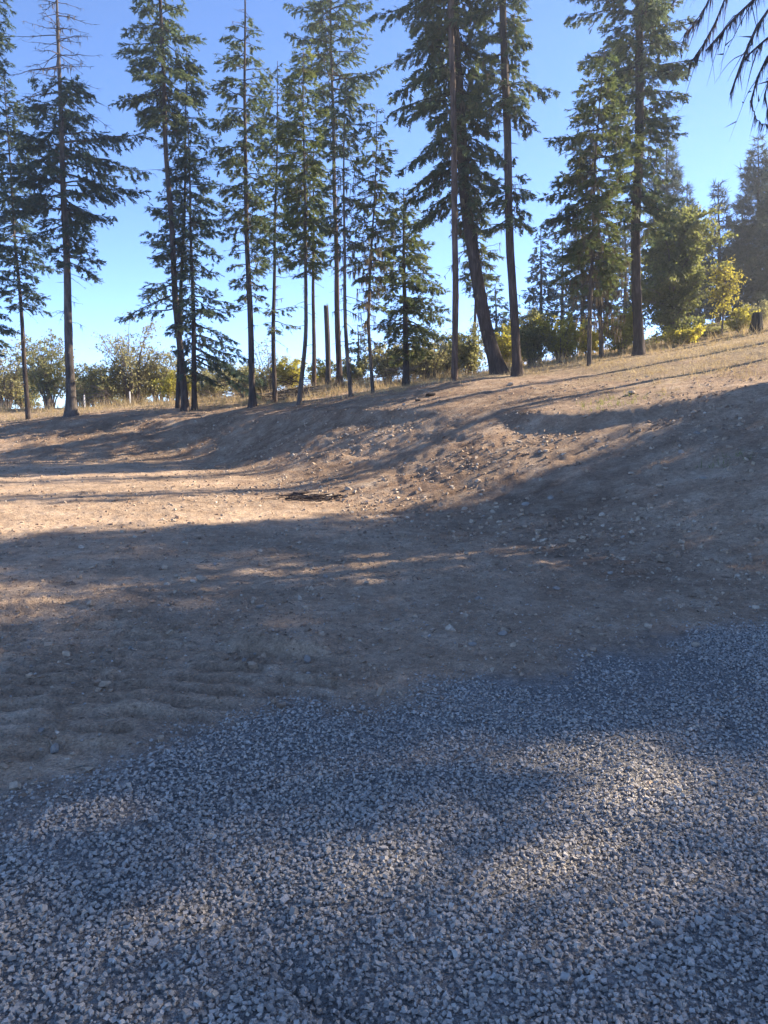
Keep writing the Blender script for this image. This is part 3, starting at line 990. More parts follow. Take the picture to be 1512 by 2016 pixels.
def conifer(name, label, seed, d, path, w, env, dens=8.0, wtop=None, lich=0.0, dead=(), leafmat=None, barkmat=None, elev=(0.35, -0.25), droop=0.28, tip=0.16,
            fol=1.0, size=0.24, twig_step=0.105, hangdown=0.35, group=None, cat='tree', lean=0.0, flare=1.5, bare=(), pine=False, base=None, sides=18):
    """env: list of (v, half width towards -X, half width towards +X) in photo pixels, top first; bare: the same for leafless crown parts."""
    r = np.random.default_rng(seed)
    pts = trunk_path(path, d, lean)
    bz = hz(pts[0, 0], pts[0, 1])
    pts[0, 2] = min(pts[0, 2], bz) - 0.12
    m_px = d / F * 1.0
    r0 = 0.5 * w * m_px
    r1 = 0.5 * (wtop if wtop else w * 0.10) * m_px
    root = thing(name, label, cat, (pts[0, 0], pts[0, 1], bz), group)
    org = (pts[0, 0], pts[0, 1], bz)
    tv, tf, P, rad = build_trunk(pts, r0, r1, seed, flare, sides)
    t = Soup()
    t.add(tv, tf)
    t.build('trunk', barkmat or M_BARK, root, org=org, sm=True)
    zs = P[:, 2]
    vs = np.array([p[1] for p in path], float)
    zv = pts[:, 2].copy()

    def at_z(z):
        return np.array([np.interp(z, zs, P[:, 0]), np.interp(z, zs, P[:, 1]), z]), np.interp(z, zs, rad)

    def v2z(v):
        return float(px(756, v, d)[2])
    wood, leaf, hang, dwood = Soup(), Soup(), Soup(), Soup()
    for e, is_bare, dn in [(env, False, dens)] + [(b[0], b[1], b[2]) for b in bare]:
        ev = np.array([q[0] for q in e], float)
        el = np.array([q[1] for q in e], float) * m_px
        er = np.array([q[2] for q in e], float) * m_px
        ztop, zbot = v2z(ev[0]), v2z(ev[-1])
        ez = np.array([v2z(q) for q in ev])
        nb = int(max(3, dn * (1.0 if is_bare else 1.42) * (ztop - zbot)))
        # loose whorls
        base_t = (np.arange(nb) + r.uniform(0, 1, nb)) / nb
        whorl = 0.42
        zz = ztop - base_t * (ztop - zbot)
        zz = zz + 0.55 * (np.round(zz / whorl) * whorl - zz)
        azs = (np.arange(nb) * 2.399963 + r.normal(0, 0.5, nb)) % (2 * math.pi)
        for z, az in zip(zz, azs):
            z = min(max(z, zbot), min(ztop, zs[-1] - 0.03))
            lw, rw = np.interp(-z, -ez, el), np.interp(-z, -ez, er)
            c = math.cos(az)
            L = (lw * (1 - c) / 2 + rw * (1 + c) / 2) if abs(c) > 0 else (lw + rw) / 2
            L = max(0.2, L * float(np.clip(r.normal(0.86, 0.2), 0.35, 1.2)))
            f_ = (ztop - z) / max(0.1, ztop - zbot)
            eb = elev[0] * (1 - f_) + elev[1] * f_ + r.normal(0, 0.10)
            p0, rr = at_z(z)
            lic = lich * float(np.clip(f_ * 1.5, 0.15, 1.2)) if not is_bare else lich * 1.0
            if is_bare:
                grow_branch(r, dwood, leaf, hang, p0, az, L, eb - 0.05, droop * 0.9, tip, 0, max(lich, 0.25) * 0.8, True, 0.008 + 0.007 * L)
            else:
                grow_branch(r, wood, leaf, hang, p0, az, L, eb, droop, tip, fol * float(np.clip(r.normal(1, 0.15), .6, 1.3)), lic, False, None, size, twig_step, hangdown, pine)
    for v0, v1, nn, lpx in dead:
        for _ in range(nn):
            z = v2z(r.uniform(v0, v1))
            p0, rr = at_z(z)
            grow_branch(r, dwood, leaf, hang, p0, r.uniform(0, 6.28), lpx * m_px * r.uniform(0.35, 1.1), r.uniform(-0.5, 0.2), 0.35, 0.1, 0, lich * 0.7, True, 0.012)
    if sides == 18:                              # broken stubs on the bare trunk
        zc = v2z(max(q[0] for q in env))
        for _ in range(14):
            z = r.uniform(bz + 1.0, max(bz + 2.0, zc + 0.5))
            p0, rr = at_z(z)
            grow_branch(r, dwood, leaf, hang, p0, r.uniform(0, 6.28), rr + r.uniform(0.06, 0.5), r.uniform(-0.4, 0.3), 0.2, 0.0, 0, lich * 0.4, True, 0.011)
    leaf.build('crown', leafmat or M_FIR, root, 'stuff', org)
    wood.build('limbs', barkmat or M_BARK, root, 'stuff', org)
    dwood.build('dead_limbs', M_DEADTWIG, root, 'stuff', org)
    hang.build('hanging_lichen', M_LICHEN, root, 'stuff', org)
    return root


G_FIRS = None
conifer('fir_tree', 'dark fir beyond the slender leaning fir, at the open end of the grove', 1, 27, [(-48, 832), (-44, 400), (-40, -120)], 16,
        [(-60, 40, 40), (40, 50, 62), (120, 40, 66), (200, 30, 40), (330, 30, 45), (560, 40, 66), (680, 40, 66)], 8, leafmat=M_FIR_BLUE)
conifer('fir_tree', 'slender fir with thin dark leaning trunk beside the thick straight trunk', 2, 30, [(55, 825), (44, 640), (30, 480), (18, 300), (8, 150)], 9.5,
        [(150, 6, 6), (210, 34, 45), (300, 52, 60), (400, 58, 66), (500, 44, 66), (560, 36, 56), (605, 20, 52)], 10, leafmat=M_FIR_BLUE, dead=[(600, 700, 4, 40)], flare=1.15)
conifer('fir_tree', 'tall fir with a dead bare brown top and thick straight trunk', 3, 28, [(140, 818), (134, 600), (126, 400), (118, 180), (112, 0), (110, -60)], 18,
        [(168, 50, 45), (215, 70, 85), (270, 85, 130), (330, 110, 150), (390, 95, 100), (440, 70, 80), (480, 50, 88), (520, 25, 66)], 9, 3, lich=0.12, leafmat=M_FIR_BLUE, barkmat=M_BARK_GREY,
        dead=[(440, 640, 16, 55)], bare=[([(-60, 18, 18), (0, 56, 52), (50, 76, 66), (100, 84, 78), (150, 112, 84), (185, 100, 110)], True, 19)], size=0.26, flare=2.0, fol=1.1)
conifer('fir_tree', 'fir with curved base and long lower limbs, in the tight trio of trunks', 4, 28, [(366, 809), (358, 720), (346, 600), (338, 450), (326, 280), (316, 0), (312, -90)], 13.5,
        [(-90, 15, 15), (-20, 45, 50), (60, 62, 64), (120, 84, 72), (180, 96, 66), (215, 70, 45), (250, 40, 36)], 10, 5, leafmat=M_FIR,
        bare=[([(250, 55, 40), (430, 50, 40), (520, 60, 30)], True, 3.5), ([(400, 45, 30), (440, 62, 25), (530, 110, 15), (575, 118, 15), (640, 70, 20)], False, 3.6)], droop=0.34, size=0.24, flare=1.5)
conifer('fir_tree', 'hidden middle fir of the tight trio, straight thin trunk behind', 5, 29, [(350, 804), (353, 680), (358, 540), (364, 380), (366, 200), (367, 100)], 10,
        [(105, 8, 12), (170, 26, 48), (250, 34, 60), (330, 44, 62), (420, 52, 62), (480, 48, 56), (530, 26, 40)], 9, leafmat=M_FIR_BLUE, flare=1.2)
conifer('fir_tree', 'fir of the tight trio with low boughs sweeping to a neighbouring trunk', 6, 28.3, [(383, 809), (382, 700), (379, 560), (375, 430), (372, 300), (370, 235)], 11,
        [(240, 6, 6), (330, 30, 40), (430, 40, 66), (520, 34, 72), (590, 40, 72), (650, 46, 110), (700, 40, 128), (745, 14, 80)], 8.5, leafmat=M_FIR_BLUE, elev=(0.3, -0.35), lich=0.15)
conifer('fir_tree', 'thin crowned fir with bare pointed tip and dark straight trunk', 7, 27, [(498, 801), (493, 650), (487, 480), (483, 350), (482, 150), (482, -6)], 13,
        [(34, 10, 12), (90, 44, 36), (150, 70, 52), (250, 72, 62), (350, 66, 66), (430, 62, 62), (520, 46, 52), (600, 24, 44)], 7.0, 2.5, leafmat=M_FIR, lich=0.3, fol=1.0,
        bare=[([(-4, 4, 4), (14, 26, 22), (50, 30, 34)], True, 10), ([(380, 60, 60), (620, 46, 52)], True, 3)], flare=1.6)
conifer('fir_tree', 'slim fir with one low leafy bough halfway down its trunk', 8, 29, [(541, 796), (538, 640), (541, 480), (545, 300), (547, 120)], 9.5,
        [(128, 6, 6), (220, 36, 36), (330, 48, 46), (430, 52, 48), (520, 36, 40)], 9, leafmat=M_FIR, lich=0.35,
        bare=[([(520, 45, 50), (640, 44, 46)], True, 5), ([(606, 10, 60), (640, 14, 66)], False, 7)], flare=1.2)
conifer('fir_tree', 'fresh green fir with a trunk kinked near the ground', 9, 26, [(588, 799), (594, 740), (602, 660), (603, 560), (601, 440), (598, 250), (596, 84)], 9.5,
        [(86, 5, 5), (150, 28, 24), (240, 52, 44), (330, 58, 50), (420, 60, 52), (480, 50, 44), (540, 26, 26)], 13, leafmat=M_FIR_LIGHT, barkmat=M_BARK_GREY, lich=0.25,
        bare=[([(470, 40, 45), (620, 26, 40)], True, 4)], flare=1.35)
conifer('fir_tree', 'pale barked straight trunk standing behind the kinked fir', 10, 33, [(618, 752), (617, 560), (617, 420), (618, 250)], 9,
        [(255, 6, 6), (340, 40, 40), (430, 44, 40), (520, 24, 26)], 9, leafmat=M_FIR, barkmat=M_BARK_RED, flare=1.1)
conifer('larch_tree', 'tallest open crowned conifer with curved upswept limbs in the grove centre', 11, 32, [(668, 752), (664, 600), (660, 420), (655, 200), (650, 0), (647, -110)], 12,
        [(-110, 10, 10), (-40, 50, 50), (30, 82, 74), (90, 92, 80), (140, 88, 108), (180, 60, 90), (240, 62, 66), (300, 34, 40)], 8, leafmat=M_FIR, barkmat=M_BARK_RED, lich=0.3, elev=(0.25, -0.1), tip=0.3,
        bare=[([(290, 40, 44), (600, 30, 36)], True, 3.2)], size=0.22)
conifer('fir_tree', 'thin barely leafy fir whose trunk curves out at the foot', 12, 25, [(692, 785), (684, 710), (679, 600), (677, 420), (678, 250), (680, 150)], 9,
        [(152, 5, 6), (230, 28, 40), (330, 36, 44), (440, 44, 44), (520, 34, 34)], 7, leafmat=M_FIR, barkmat=M_BARK_GREY, lich=0.7, fol=0.95,
        bare=[([(330, 44, 46), (640, 44, 58)], True, 6)], flare=1.35)
conifer('fir_tree', 'crooked thin fir draped in tan lichen beside the low bushy fir', 13, 26, [(736, 777), (730, 720), (724, 640), (729, 540), (735, 430), (740, 320), (743, 210)], 8,
        [(214, 5, 5), (290, 32, 34), (380, 44, 44), (470, 48, 50), (540, 46, 44), (600, 30, 30)], 8, leafmat=M_FIR_LIGHT, barkmat=M_BARK_GREY, lich=1.3, fol=1.0,
        bare=[([(450, 44, 50), (690, 36, 44)], True, 7)], flare=1.15)
conifer('fir_tree', 'low bushy green fir with a short thick trunk', 14, 28.5, [(800, 764), (798, 660), (796, 540), (794, 370)], 14,
        [(374, 6, 6), (420, 34, 32), (480, 52, 54), (550, 60, 74), (610, 60, 84), (650, 52, 84), (700, 30, 44)], 15, leafmat=M_FIR_LIGHT, elev=(0.4, -0.2), flare=1.6,
        bare=[([(560, 60, 70), (705, 50, 70)], True, 4)])
conifer('fir_tree', 'slim pole straight trunk bare of limbs beside the big leaning tree', 15, 24, [(896, 752), (896, 560), (895, 380), (891, 150), (888, 0), (885, -200)], 12,
        [(-210, 30, 30), (-100, 44, 40), (-20, 40, 30), (40, 22, 22)], 9, 10, leafmat=M_FIR, barkmat=M_BARK_RED, lich=0.5, flare=1.35, dead=[(40, 400, 10, 30)],
        bare=[([(200, 14, 34), (300, 14, 30)], False, 3)])
conifer('fir_tree', 'great leaning fir with flared base and heavy drooping boughs', 16, 25.3, [(990, 740), (972, 700), (954, 630), (938, 545), (926, 460), (914, 370), (906, 240), (898, 100), (892, 0), (884, -220)], 26,
        [(-220, 60, 50), (-100, 96, 60), (0, 128, 60), (90, 138, 64), (170, 120, 66), (260, 104, 70), (330, 112, 60), (390, 86, 36), (440, 46, 20)], 9.5, 14, leafmat=M_FIR, lich=0.9, elev=(0.15, -0.35),
        droop=0.42, hangdown=0.6, size=0.27, flare=1.65, bare=[([(300, 80, 50), (520, 70, 50)], True, 3.5)], fol=1.05)
conifer('fir_tree', 'tall fir with ringed foliage clump midway up its bare trunk', 17, 24, [(1021, 744), (1013, 650), (1006, 520), (1002, 400), (998, 250), (993, 100), (989, 0), (984, -200)], 16.5,
        [(-200, 40, 40), (-80, 56, 54), (0, 56, 46), (90, 56, 44), (130, 52, 46), (160, 60, 84), (200, 50, 86), (222, 36, 60)], 11, 12, leafmat=M_FIR, barkmat=M_BARK, lich=0.55, flare=1.95, droop=0.34, hangdown=0.5,
        bare=[([(215, 62, 26), (330, 60, 24)], True, 7), ([(352, 30, 40), (390, 58, 52), (440, 58, 46)], False, 12), ([(300, 40, 20), (350, 40, 20)], False, 4)])
conifer('fir_tree', 'small fir half hidden behind the leaning trunk', 18, 33, [(934, 738), (936, 600), (940, 450), (944, 322)], 6.5,
        [(325, 4, 4), (390, 26, 30), (460, 34, 40), (540, 38, 42), (580, 20, 26)], 10, leafmat=M_FIR_LIGHT, lich=0.6, bare=[([(480, 40, 40), (660, 34, 36)], True, 5)], flare=1.1)
conifer('fir_tree', 'dense fir with slim two toned trunk above dry grass', 19, 25, [(1160, 724), (1162, 620), (1166, 480), (1172, 320), (1182, 180), (1190, 96)], 9,
        [(98, 6, 6), (150, 36, 34), (210, 56, 60), (260, 84, 70), (320, 88, 74), (360, 98, 66), (430, 84, 70), (500, 80, 66), (560, 62, 50)], 13, leafmat=M_FIR_LIGHT, barkmat=M_BARK_GREY, lich=0.9, flare=1.3,
        bare=[([(460, 60, 50), (640, 44, 44)], True, 7)])
conifer('fir_tree', 'lichen hung fir with short straight trunk behind the dense fir', 20, 29, [(1184, 707), (1182, 620), (1178, 500), (1178, 380)], 10,
        [(385, 10, 10), (440, 44, 48), (520, 56, 58), (600, 44, 50)], 8, leafmat=M_FIR, barkmat=M_BARK_GREY, lich=2.4, fol=0.6, bare=[([(450, 56, 60), (640, 46, 50)], True, 9)], flare=1.1)
conifer('fir_tree', 'massive fir with burn scarred base beside the broadleaf tree', 21, 28, [(1260, 702), (1256, 640), (1252, 560), (1252, 450), (1257, 300), (1260, 150), (1258, 0), (1256, -190)], 18.5,
        [(-190, 60, 50), (-80, 110, 76), (0, 126, 78), (60, 132, 80), (120, 90, 84), (200, 64, 74), (290, 54, 72), (350, 50, 72), (410, 44, 60), (450, 26, 46)], 11, 13, leafmat=M_FIR, lich=0.55, flare=1.8,
        droop=0.34, hangdown=0.45, size=0.26, fol=1.05, bare=[([(250, 50, 50), (520, 30, 46)], True, 3)])

# ------------------------------------------------------------------ conifers beyond the grove
def far_conifer(label, seed, u, vb, vt, half, d, leafmat=M_FIR_BLUE, dens=8, pine=False, size=0.34, start=0.0):
    H = vb - vt
    env = [(vt, 2, 2)] + [(vt + H * q, half * s_ * (0.85 + 0.3 * random.Random(seed * 9 + i).random()), half * s_ * (0.85 + 0.3 * random.Random(seed * 5 + i).random()))
                          for i, (q, s_) in enumerate(((0.12, 0.30), (0.28, 0.52), (0.45, 0.72), (0.62, 0.9), (0.8 - start, 1.0), (0.93 - start, 0.85)))]
    return conifer('pine_tree' if pine else 'fir_tree', label, seed, d, [(u, vb), (u + 2, (vb + vt) / 2), (u, vt - 2)], 12 if pine else 10, env, dens * 1.25, leafmat=leafmat, fol=1.0, size=size,
                   twig_step=0.15, flare=1.1, pine=pine, elev=(0.45, -0.1), droop=0.22, barkmat=M_BARK, sides=8)


far_conifer('dark spired fir standing against open sky past the clearing gap', 40, 1064, 655, 446, 38, 43)
far_conifer('dark fir crowding behind the spired fir', 41, 1106, 652, 462, 38, 46)
far_conifer('dark fir half hidden behind lichen hung boughs', 42, 1146, 650, 430, 40, 44)
far_conifer('short dark fir peeking beyond the leaning trunk', 43, 975, 690, 560, 34, 44)
far_conifer('small dark fir filling the gap between two bare trunks', 44, 1010, 690, 600, 30, 40)
far_conifer('little dark fir behind the trunk with curved foot', 45, 704, 738, 640, 30, 42)
far_conifer('pointed pine rising behind the massive scarred trunk', 46, 1312, 655, 258, 58, 46, M_PINE, 8, True, 0.36, 0.1)
far_conifer('brownish pine top just above the broadleaf crown', 47, 1352, 652, 366, 46, 48, M_PINE, 8, True, 0.36)
far_conifer('lone thin pine with open top beyond the yellow sapling', 48, 1414, 640, 360, 42, 46, M_PINE, 9, True, 0.36)
far_conifer('broad dark pine towering at the hill edge above the stump', 49, 1492, 632, 272, 76, 48, M_PINE, 11, True, 0.38)
far_conifer('dark pine with thick straight trunk standing past the stump', 50, 1556, 628, 190, 84, 44, M_PINE, 11, True, 0.38)
far_conifer('dark shaded fir low behind the yellow sapling', 51, 1450, 636, 440, 56, 50, M_FIR_BLUE, 9)
far_conifer('dark shaded fir behind the broadleaf crown', 52, 1376, 645, 430, 48, 52, M_FIR_BLUE, 9)
far_conifer('dark shaded fir closing the woods beside the massive trunk', 53, 1230, 655, 420, 50, 50, M_FIR_BLUE, 9)

# ------------------------------------------------------------------ shade trees of the same stand, beyond the edge of the view
def shade_tree(seed, x, y, h, rad, clear, name='fir_tree', dens=11, label=None):
    """A whole fir from world measures; its parts are copied for its neighbours."""
    r = np.random.default_rng(seed)
    z0 = hz(x, y)
    root = thing(name, label, 'tree', (x, y, z0), 'tall firs shading the drive')
    pts = np.array([(x, y, z0 - 0.2), (x + 0.1, y, z0 + h * 0.5), (x, y + 0.1, z0 + h)])
    tv, tf, P, rd = build_trunk(pts, 0.24, 0.03, seed, 1.5, 14, 0.4)
    t = Soup()
    t.add(tv, tf)
    t.build('trunk', M_BARK, root, org=(x, y, z0), sm=True)
    wood, leaf, hang = Soup(), Soup(), Soup()
    nb = int(dens * (h - clear))
    for i in range(nb):
        q = (i + r.random()) / nb
        z = z0 + h - q * (h - clear) - 0.1
        L = rad * min(1.0, 0.25 + 2.6 * q) * r.uniform(0.6, 1.1) * (1 if q < 0.85 else 0.8)
        p0 = np.array([np.interp(z, P[:, 2], P[:, 0]), np.interp(z, P[:, 2], P[:, 1]), z])
        grow_branch(r, wood, leaf, hang, p0, i * 2.4 + r.normal(0, .4), L, 0.3 - 0.5 * q, 0.28, 0.15, 0.9, 0, False, None, 0.36, 0.2, 0.35)
    leaf.build('crown', M_FIR, root, 'stuff', (x, y, z0))
    wood.build('limbs', M_BARK, root, 'stuff', (x, y, z0))
    return root


def copy_tree(root, x, y, rz, sc_):
    o = root.copy()
    COL.objects.link(o)
    o.location = (x, y, hz(x, y))
    o.rotation_euler = (0, 0, rz)
    o.scale = (sc_[0], sc_[0], sc_[1])
    for ch in root.children:
        c = ch.copy()
        COL.objects.link(c)
        c.parent = o
        c.matrix_parent_inverse = Matrix()
    return o


SHADE_LABEL = 'tall dense fir of the stand beside the drive, shading the gravel'
TAN = math.tan(SUN_AZ)


def q_xy(q, x):
    return x, q + TAN * x


first = None
shade_spots = [(9.75, 22.0, 1.0, 1.0), (5.45, 23.0, 0.92, 1.0), (4.2, 21.0, 1.0, 1.0), (0.56, 22.5, 1.0, 1.0), (-3.3, 22.0, 1.05, 1.0), (-7.0, 23.0, 1.05, 1.0)]
for i, (q, xx, sx, szz) in enumerate(shade_spots):
    x, y = q_xy(q, xx)
    if first is None:
        first = shade_tree(200, x, y, 13.8, 2.05, 2.6, dens=26, label=SHADE_LABEL)
    else:
        copy_tree(first, x, y, i * 1.3, (sx, szz))
young = shade_tree(202, *q_xy(7.6, 9.4), 5.2, 1.7, 0.4, dens=14, label='young bushy fir on the slope just past the end of the bank')
young['group'] = 'young firs on the slope'
thin = None
for i, (q, xx, sx, szz) in enumerate([(15.9, 17.5, 1, 1), (19.4, 19.0, 0.9, 1.1), (23.6, 18.5, 1, 1.0)]):
    x, y = q_xy(q, xx)
    if thin is None:
        thin = shade_tree(201, x, y, 14.0, 0.9, 5.0, dens=7, label='slender fir farther up the slope whose shadow stripes the pad')
        thin['group'] = 'slender firs up the slope'
    else:
        copy_tree(thin, x, y, i * 2.1, (sx, szz))


# ------------------------------------------------------------------ the fir whose lichen hung limbs reach in overhead
def overhang_fir():
    x, y = 7.6, 8.6
    z0 = hz(x, y)
    root = thing('fir_tree', 'fir overhanging the clearing, bare limbs trailing lichen against the sky', 'tree', (x, y, z0))
    org = (x, y, z0)
    r = np.random.default_rng(300)
    tv, tf, P, rd = build_trunk(np.array([(x, y, z0 - 0.2), (x + 0.1, y, z0 + 7), (x, y, z0 + 15)]), 0.24, 0.04, 300, 1.5, 16, 0.3)
    t = Soup()
    t.add(tv, tf)
    t.build('trunk', M_BARK, root, org=org, sm=True)
    wood, leaf, hang = Soup(), Soup(), Soup()
    limbs = [([(1700, -240, 8.3), (1540, -160, 8.0), (1430, -60, 7.9), (1395, 0, 7.8), (1378, 36, 7.8), (1350, 64, 7.7)], 0.020),
             ([(1720, -230, 8.3), (1560, -170, 8.1), (1470, -80, 8.0), (1426, 0, 7.9), (1400, 64, 7.9), (1374, 105, 7.8), (1358, 126, 7.8)], 0.018),
             ([(1740, -200, 8.3), (1600, -130, 8.0), (1520, -50, 7.9), (1482, 2, 7.8), (1450, 32, 7.8), (1420, 66, 7.7), (1390, 99, 7.7)], 0.030),
             ([(1760, -150, 8.3), (1640, -90, 8.0), (1560, -30, 7.9), (1508, 24, 7.8), (1488, 52, 7.8), (1468, 104, 7.7), (1450, 150, 7.7), (1438, 186, 7.7)], 0.028),
             ([(1760, -60, 8.3), (1640, 0, 8.0), (1560, 40, 7.9), (1512, 72, 7.8), (1488, 96, 7.75), (1462, 118, 7.7)], 0.026),
             ([(1780, -20, 8.3), (1660, 20, 8.0), (1570, 60, 7.9), (1516, 104, 7.8), (1496, 142, 7.8), (1482, 178, 7.8), (1478, 198, 7.8)], 0.024),
             ([(1478, 198, 7.8), (1482, 216, 7.8), (1490, 236, 7.8), (1500, 244, 7.8), (1514, 247, 7.8)], 0.006),
             ([(1780, 20, 8.3), (1640, 60, 8.0), (1560, 100, 7.9), (1518, 140, 7.8), (1505, 180, 7.8), (1512, 230, 7.8)], 0.018),
             ([(1680, -260, 8.4), (1500, -170, 8.2), (1400, -80, 8.1), (1340, -30, 8.1), (1322, 12, 8.1)], 0.018)]
    for pl, rad in limbs:
        p = np.array([px(*q) for q in pl])
        if rad > 0.01:
            tz = float(p[0, 2]) + 0.5
            p = np.concatenate([[[np.interp(tz, P[:, 2], P[:, 0]), np.interp(tz, P[:, 2], P[:, 1]), tz]], p])
        seg = np.concatenate([[0], np.cumsum(np.linalg.norm(np.diff(p, axis=0), axis=1))])
        s = np.linspace(0, seg[-1], 24)
        q = np.stack([np.interp(s, seg, p[:, c]) for c in range(3)], 1) + r.normal(0, 0.004, (24, 3))
        wood.add(*tube(q, np.maximum(1.25 * rad * (1 - 0.75 * s / seg[-1]), 0.004), 6))
        k = int(seg[-1] * 60)
        st = r.uniform(0.35, 1, k) ** 0.8
        pos = np.stack([np.interp(st * seg[-1], s, q[:, c]) for c in range(3)], 1)
        an = r.uniform(0, 6.28, k)
        hang.add(*stamp(T_HANG, F_HANG, pos, np.stack([r.normal(-.1, .12, k), r.normal(0, .12, k), -np.ones(k)], 1), np.stack([np.cos(an), np.sin(an), 0 * an], 1), np.stack([0.03 + 0.24 * r.random(k) ** 2.0, r.uniform(0.06, 0.13, k), np.full(k, .1)], 1)))
        if rad > 0.017:
            for _ in range(9):
                u0 = r.uniform(0.5, 0.98)
                p0 = np.array([np.interp(u0 * seg[-1], s, q[:, c]) for c in range(3)])
                grow_branch(r, wood, leaf, hang, p0, math.pi + r.normal(0, 0.9), r.uniform(0.25, 0.6), -0.9 + r.normal(0, .2), 0.3, 0.0, 0, 0.0, True, 0.005)
    for i in range(80):
        qd = i / 80
        z = z0 + 14.8 - qd * 7.4
        p0 = np.array([np.interp(z, P[:, 2], P[:, 0]), np.interp(z, P[:, 2], P[:, 1]), z])
        grow_branch(r, wood, leaf, hang, p0, i * 2.4, (0.3 + 2.4 * qd) * r.uniform(.6, 1.0), 0.2 - 0.4 * qd, 0.3, 0.1, 0.9, 0.3, False, None, 0.34, 0.2)
    leaf.build('crown', M_FIR, root, 'stuff', org)
    wood.build('limbs', M_DEADTWIG, root, 'stuff', org)
    hang.build('hanging_lichen', M_LICHEN_DARK, root, 'stuff', org)


M_LICHEN_DARK = leaf_mat('brown_lichen', [(0.0, (0.085, 0.064, 0.054)), (0.5, (0.16, 0.12, 0.10)), (1.0, (0.25, 0.20, 0.16))], 0.3, 0.05)
overhang_fir()

# ------------------------------------------------------------------ shrubs and broadleaf trees
T_LEAF = np.array([[(0, 0, 0), (0.5, 0.34, 0.10), (1, 0, 0.0), (0.5, -0.34, 0.10)], [(0, 0, 0), (0.45, 0.30, -0.08), (1, 0.05, 0.1), (0.5, -0.36, 0.05)], [(0, 0, 0), (0.55, 0.38, 0.12), (1, -0.05, -0.1), (0.5, -0.30, 0.12)]], float)
F_LEAF = np.array([(0, 1, 2), (0, 2, 3)])


def shrub(name, label, seed, u, vb, wpx, hpx, d, leafmat, stems=9, leaves=1.0, lsize=0.075, cat='bush', group=None, trunk=None, barkmat=None, twigs=1.0, upright=0.5, low=0.15):
    """A multi stemmed shrub (or, with trunk, a small broadleaf tree) filling wpx x hpx photo pixels at depth d."""
    r = np.random.default_rng(seed)
    p = px(u, vb, d)
    z0 = hz(p[0], p[1])
    base = np.array([p[0], p[1], z0 - 0.05])
    H = max(0.3, (float(px(u, vb - hpx, d)[2]) - z0) * 1.22)
    W = 0.5 * wpx * d / F
    root = thing(name, label, cat, (p[0], p[1], z0), group)
    org = (p[0], p[1], z0)
    wood, leaf = Soup(), Soup()
    tips, dirs = [], []
    if trunk:
        tp = np.array([base, base + (0.04, 0, H * 0.4), base + (-0.03, 0.03, H * 0.85)])
        tr = Soup()
        tr.add(*tube(tp, np.array([trunk, trunk * 0.7, trunk * 0.15]), 9))
        tr.build('trunk', barkmat or M_TWIG, root, org=org, sm=True)
    for i in range(stems):
        az = i * 2.4 + r.normal(0, 0.4)
        reach = W * r.uniform(0.25, 1.0)
        top = H * r.uniform(0.55, 1.0) * (1.0 - 0.30 * (reach / W) ** 2)
        if trunk:
            h0 = H * r.uniform(low, 0.75)
            b = base + np.array([0, 0, h0])
            f = (h0 / H - low) / (0.8 - low)
            reach = W * r.uniform(0.3, 1.2) * (1.0 - 0.62 * f) * (0.75 + 0.25 * min(1, f * 5))
            top = min(H - h0, reach * r.uniform(-0.15, 0.9) + (0.04 + 0.16 * f) * H)
        else:
            b = base + np.array([math.cos(az), math.sin(az), 0]) * W * 0.12
        s = np.linspace(0, 1, 7)
        cx = reach * (s ** (1.0 + upright))
        q = b + np.stack([cx * math.cos(az), cx * math.sin(az), top * (s ** 0.9) - 0.12 * top * s ** 4], 1) + np.cumsum(r.normal(0, 0.02 * H, (7, 3)), 0) * s[:, None]
        rad = (0.010 + 0.007 * H) * (0.8 if trunk else 1.0)
        wood.add(*tube(q, rad * (1 - 0.85 * s), 4, False))
        k = int((7 + 5 * H) * twigs)
        st = r.uniform(0.18, 1.0, k)
        pos = np.stack([np.interp(st, s, q[:, c]) for c in range(3)], 1)
        ta = r.uniform(0, 6.28, k)
        td = norm(np.stack([np.cos(ta), np.sin(ta), r.uniform(-0.2, 1.0, k)], 1))
        tl = r.uniform(0.25, 1.0, k) * (0.18 + 0.17 * min(H, 4)) * (1.15 - 0.6 * st)
        for up in ((0.0, 0, 1), (1.0, 0, 0)):
            wood.add(*stamp(T_STICK, F_STICK, pos, td, np.tile(up, (k, 1)), np.stack([tl, np.full(k, 0.014), np.ones(k)], 1)))
        tips.append(pos)
        dirs.append(td * tl[:, None])
    pos, dv = np.concatenate(tips), np.concatenate(dirs)
    # finer twigs
    m = 3
    st = r.uniform(0.3, 1.0, (len(pos), m))
    p2 = (pos[:, None] + dv[:, None] * st[..., None]).reshape(-1, 3)
    d2 = norm(np.repeat(norm(dv), m, 0) + r.normal(0, 0.7, (len(p2), 3)) + np.array([0, 0, 0.15]))
    l2 = np.repeat(np.linalg.norm(dv, axis=1), m) * r.uniform(0.25, 0.6, len(p2))
    if twigs > 0.8:
        wood.add(*stamp(T_STICK, F_STICK, p2, d2, np.tile((0.3, 0.2, 1.0), (len(p2), 1)), np.stack([l2, np.full(len(p2), 0.009), np.ones(len(p2))], 1)))
    nl = int(leaves * 9 * len(p2))
    if nl:
        i2 = r.integers(0, len(p2), nl)
        lp = p2[i2] + d2[i2] * (l2[i2] * r.uniform(0.1, 1.1, nl))[:, None] + r.normal(0, 0.035, (nl, 3))
        lp = lp[lp[:, 2] > z0 + 0.05]
        nl = len(lp)
        leaf.add(*stamp(T_LEAF, F_LEAF, lp, r.normal(0, 1, (nl, 3)) + np.array([0, 0, -0.3]), r.normal(0, 1, (nl, 3)), lsize * r.uniform(0.6, 1.25, nl)))
    wood.build('stems', barkmat or M_TWIG, root, 'stuff', org)
    leaf.build('foliage', leafmat, root, 'stuff', org)
    return root


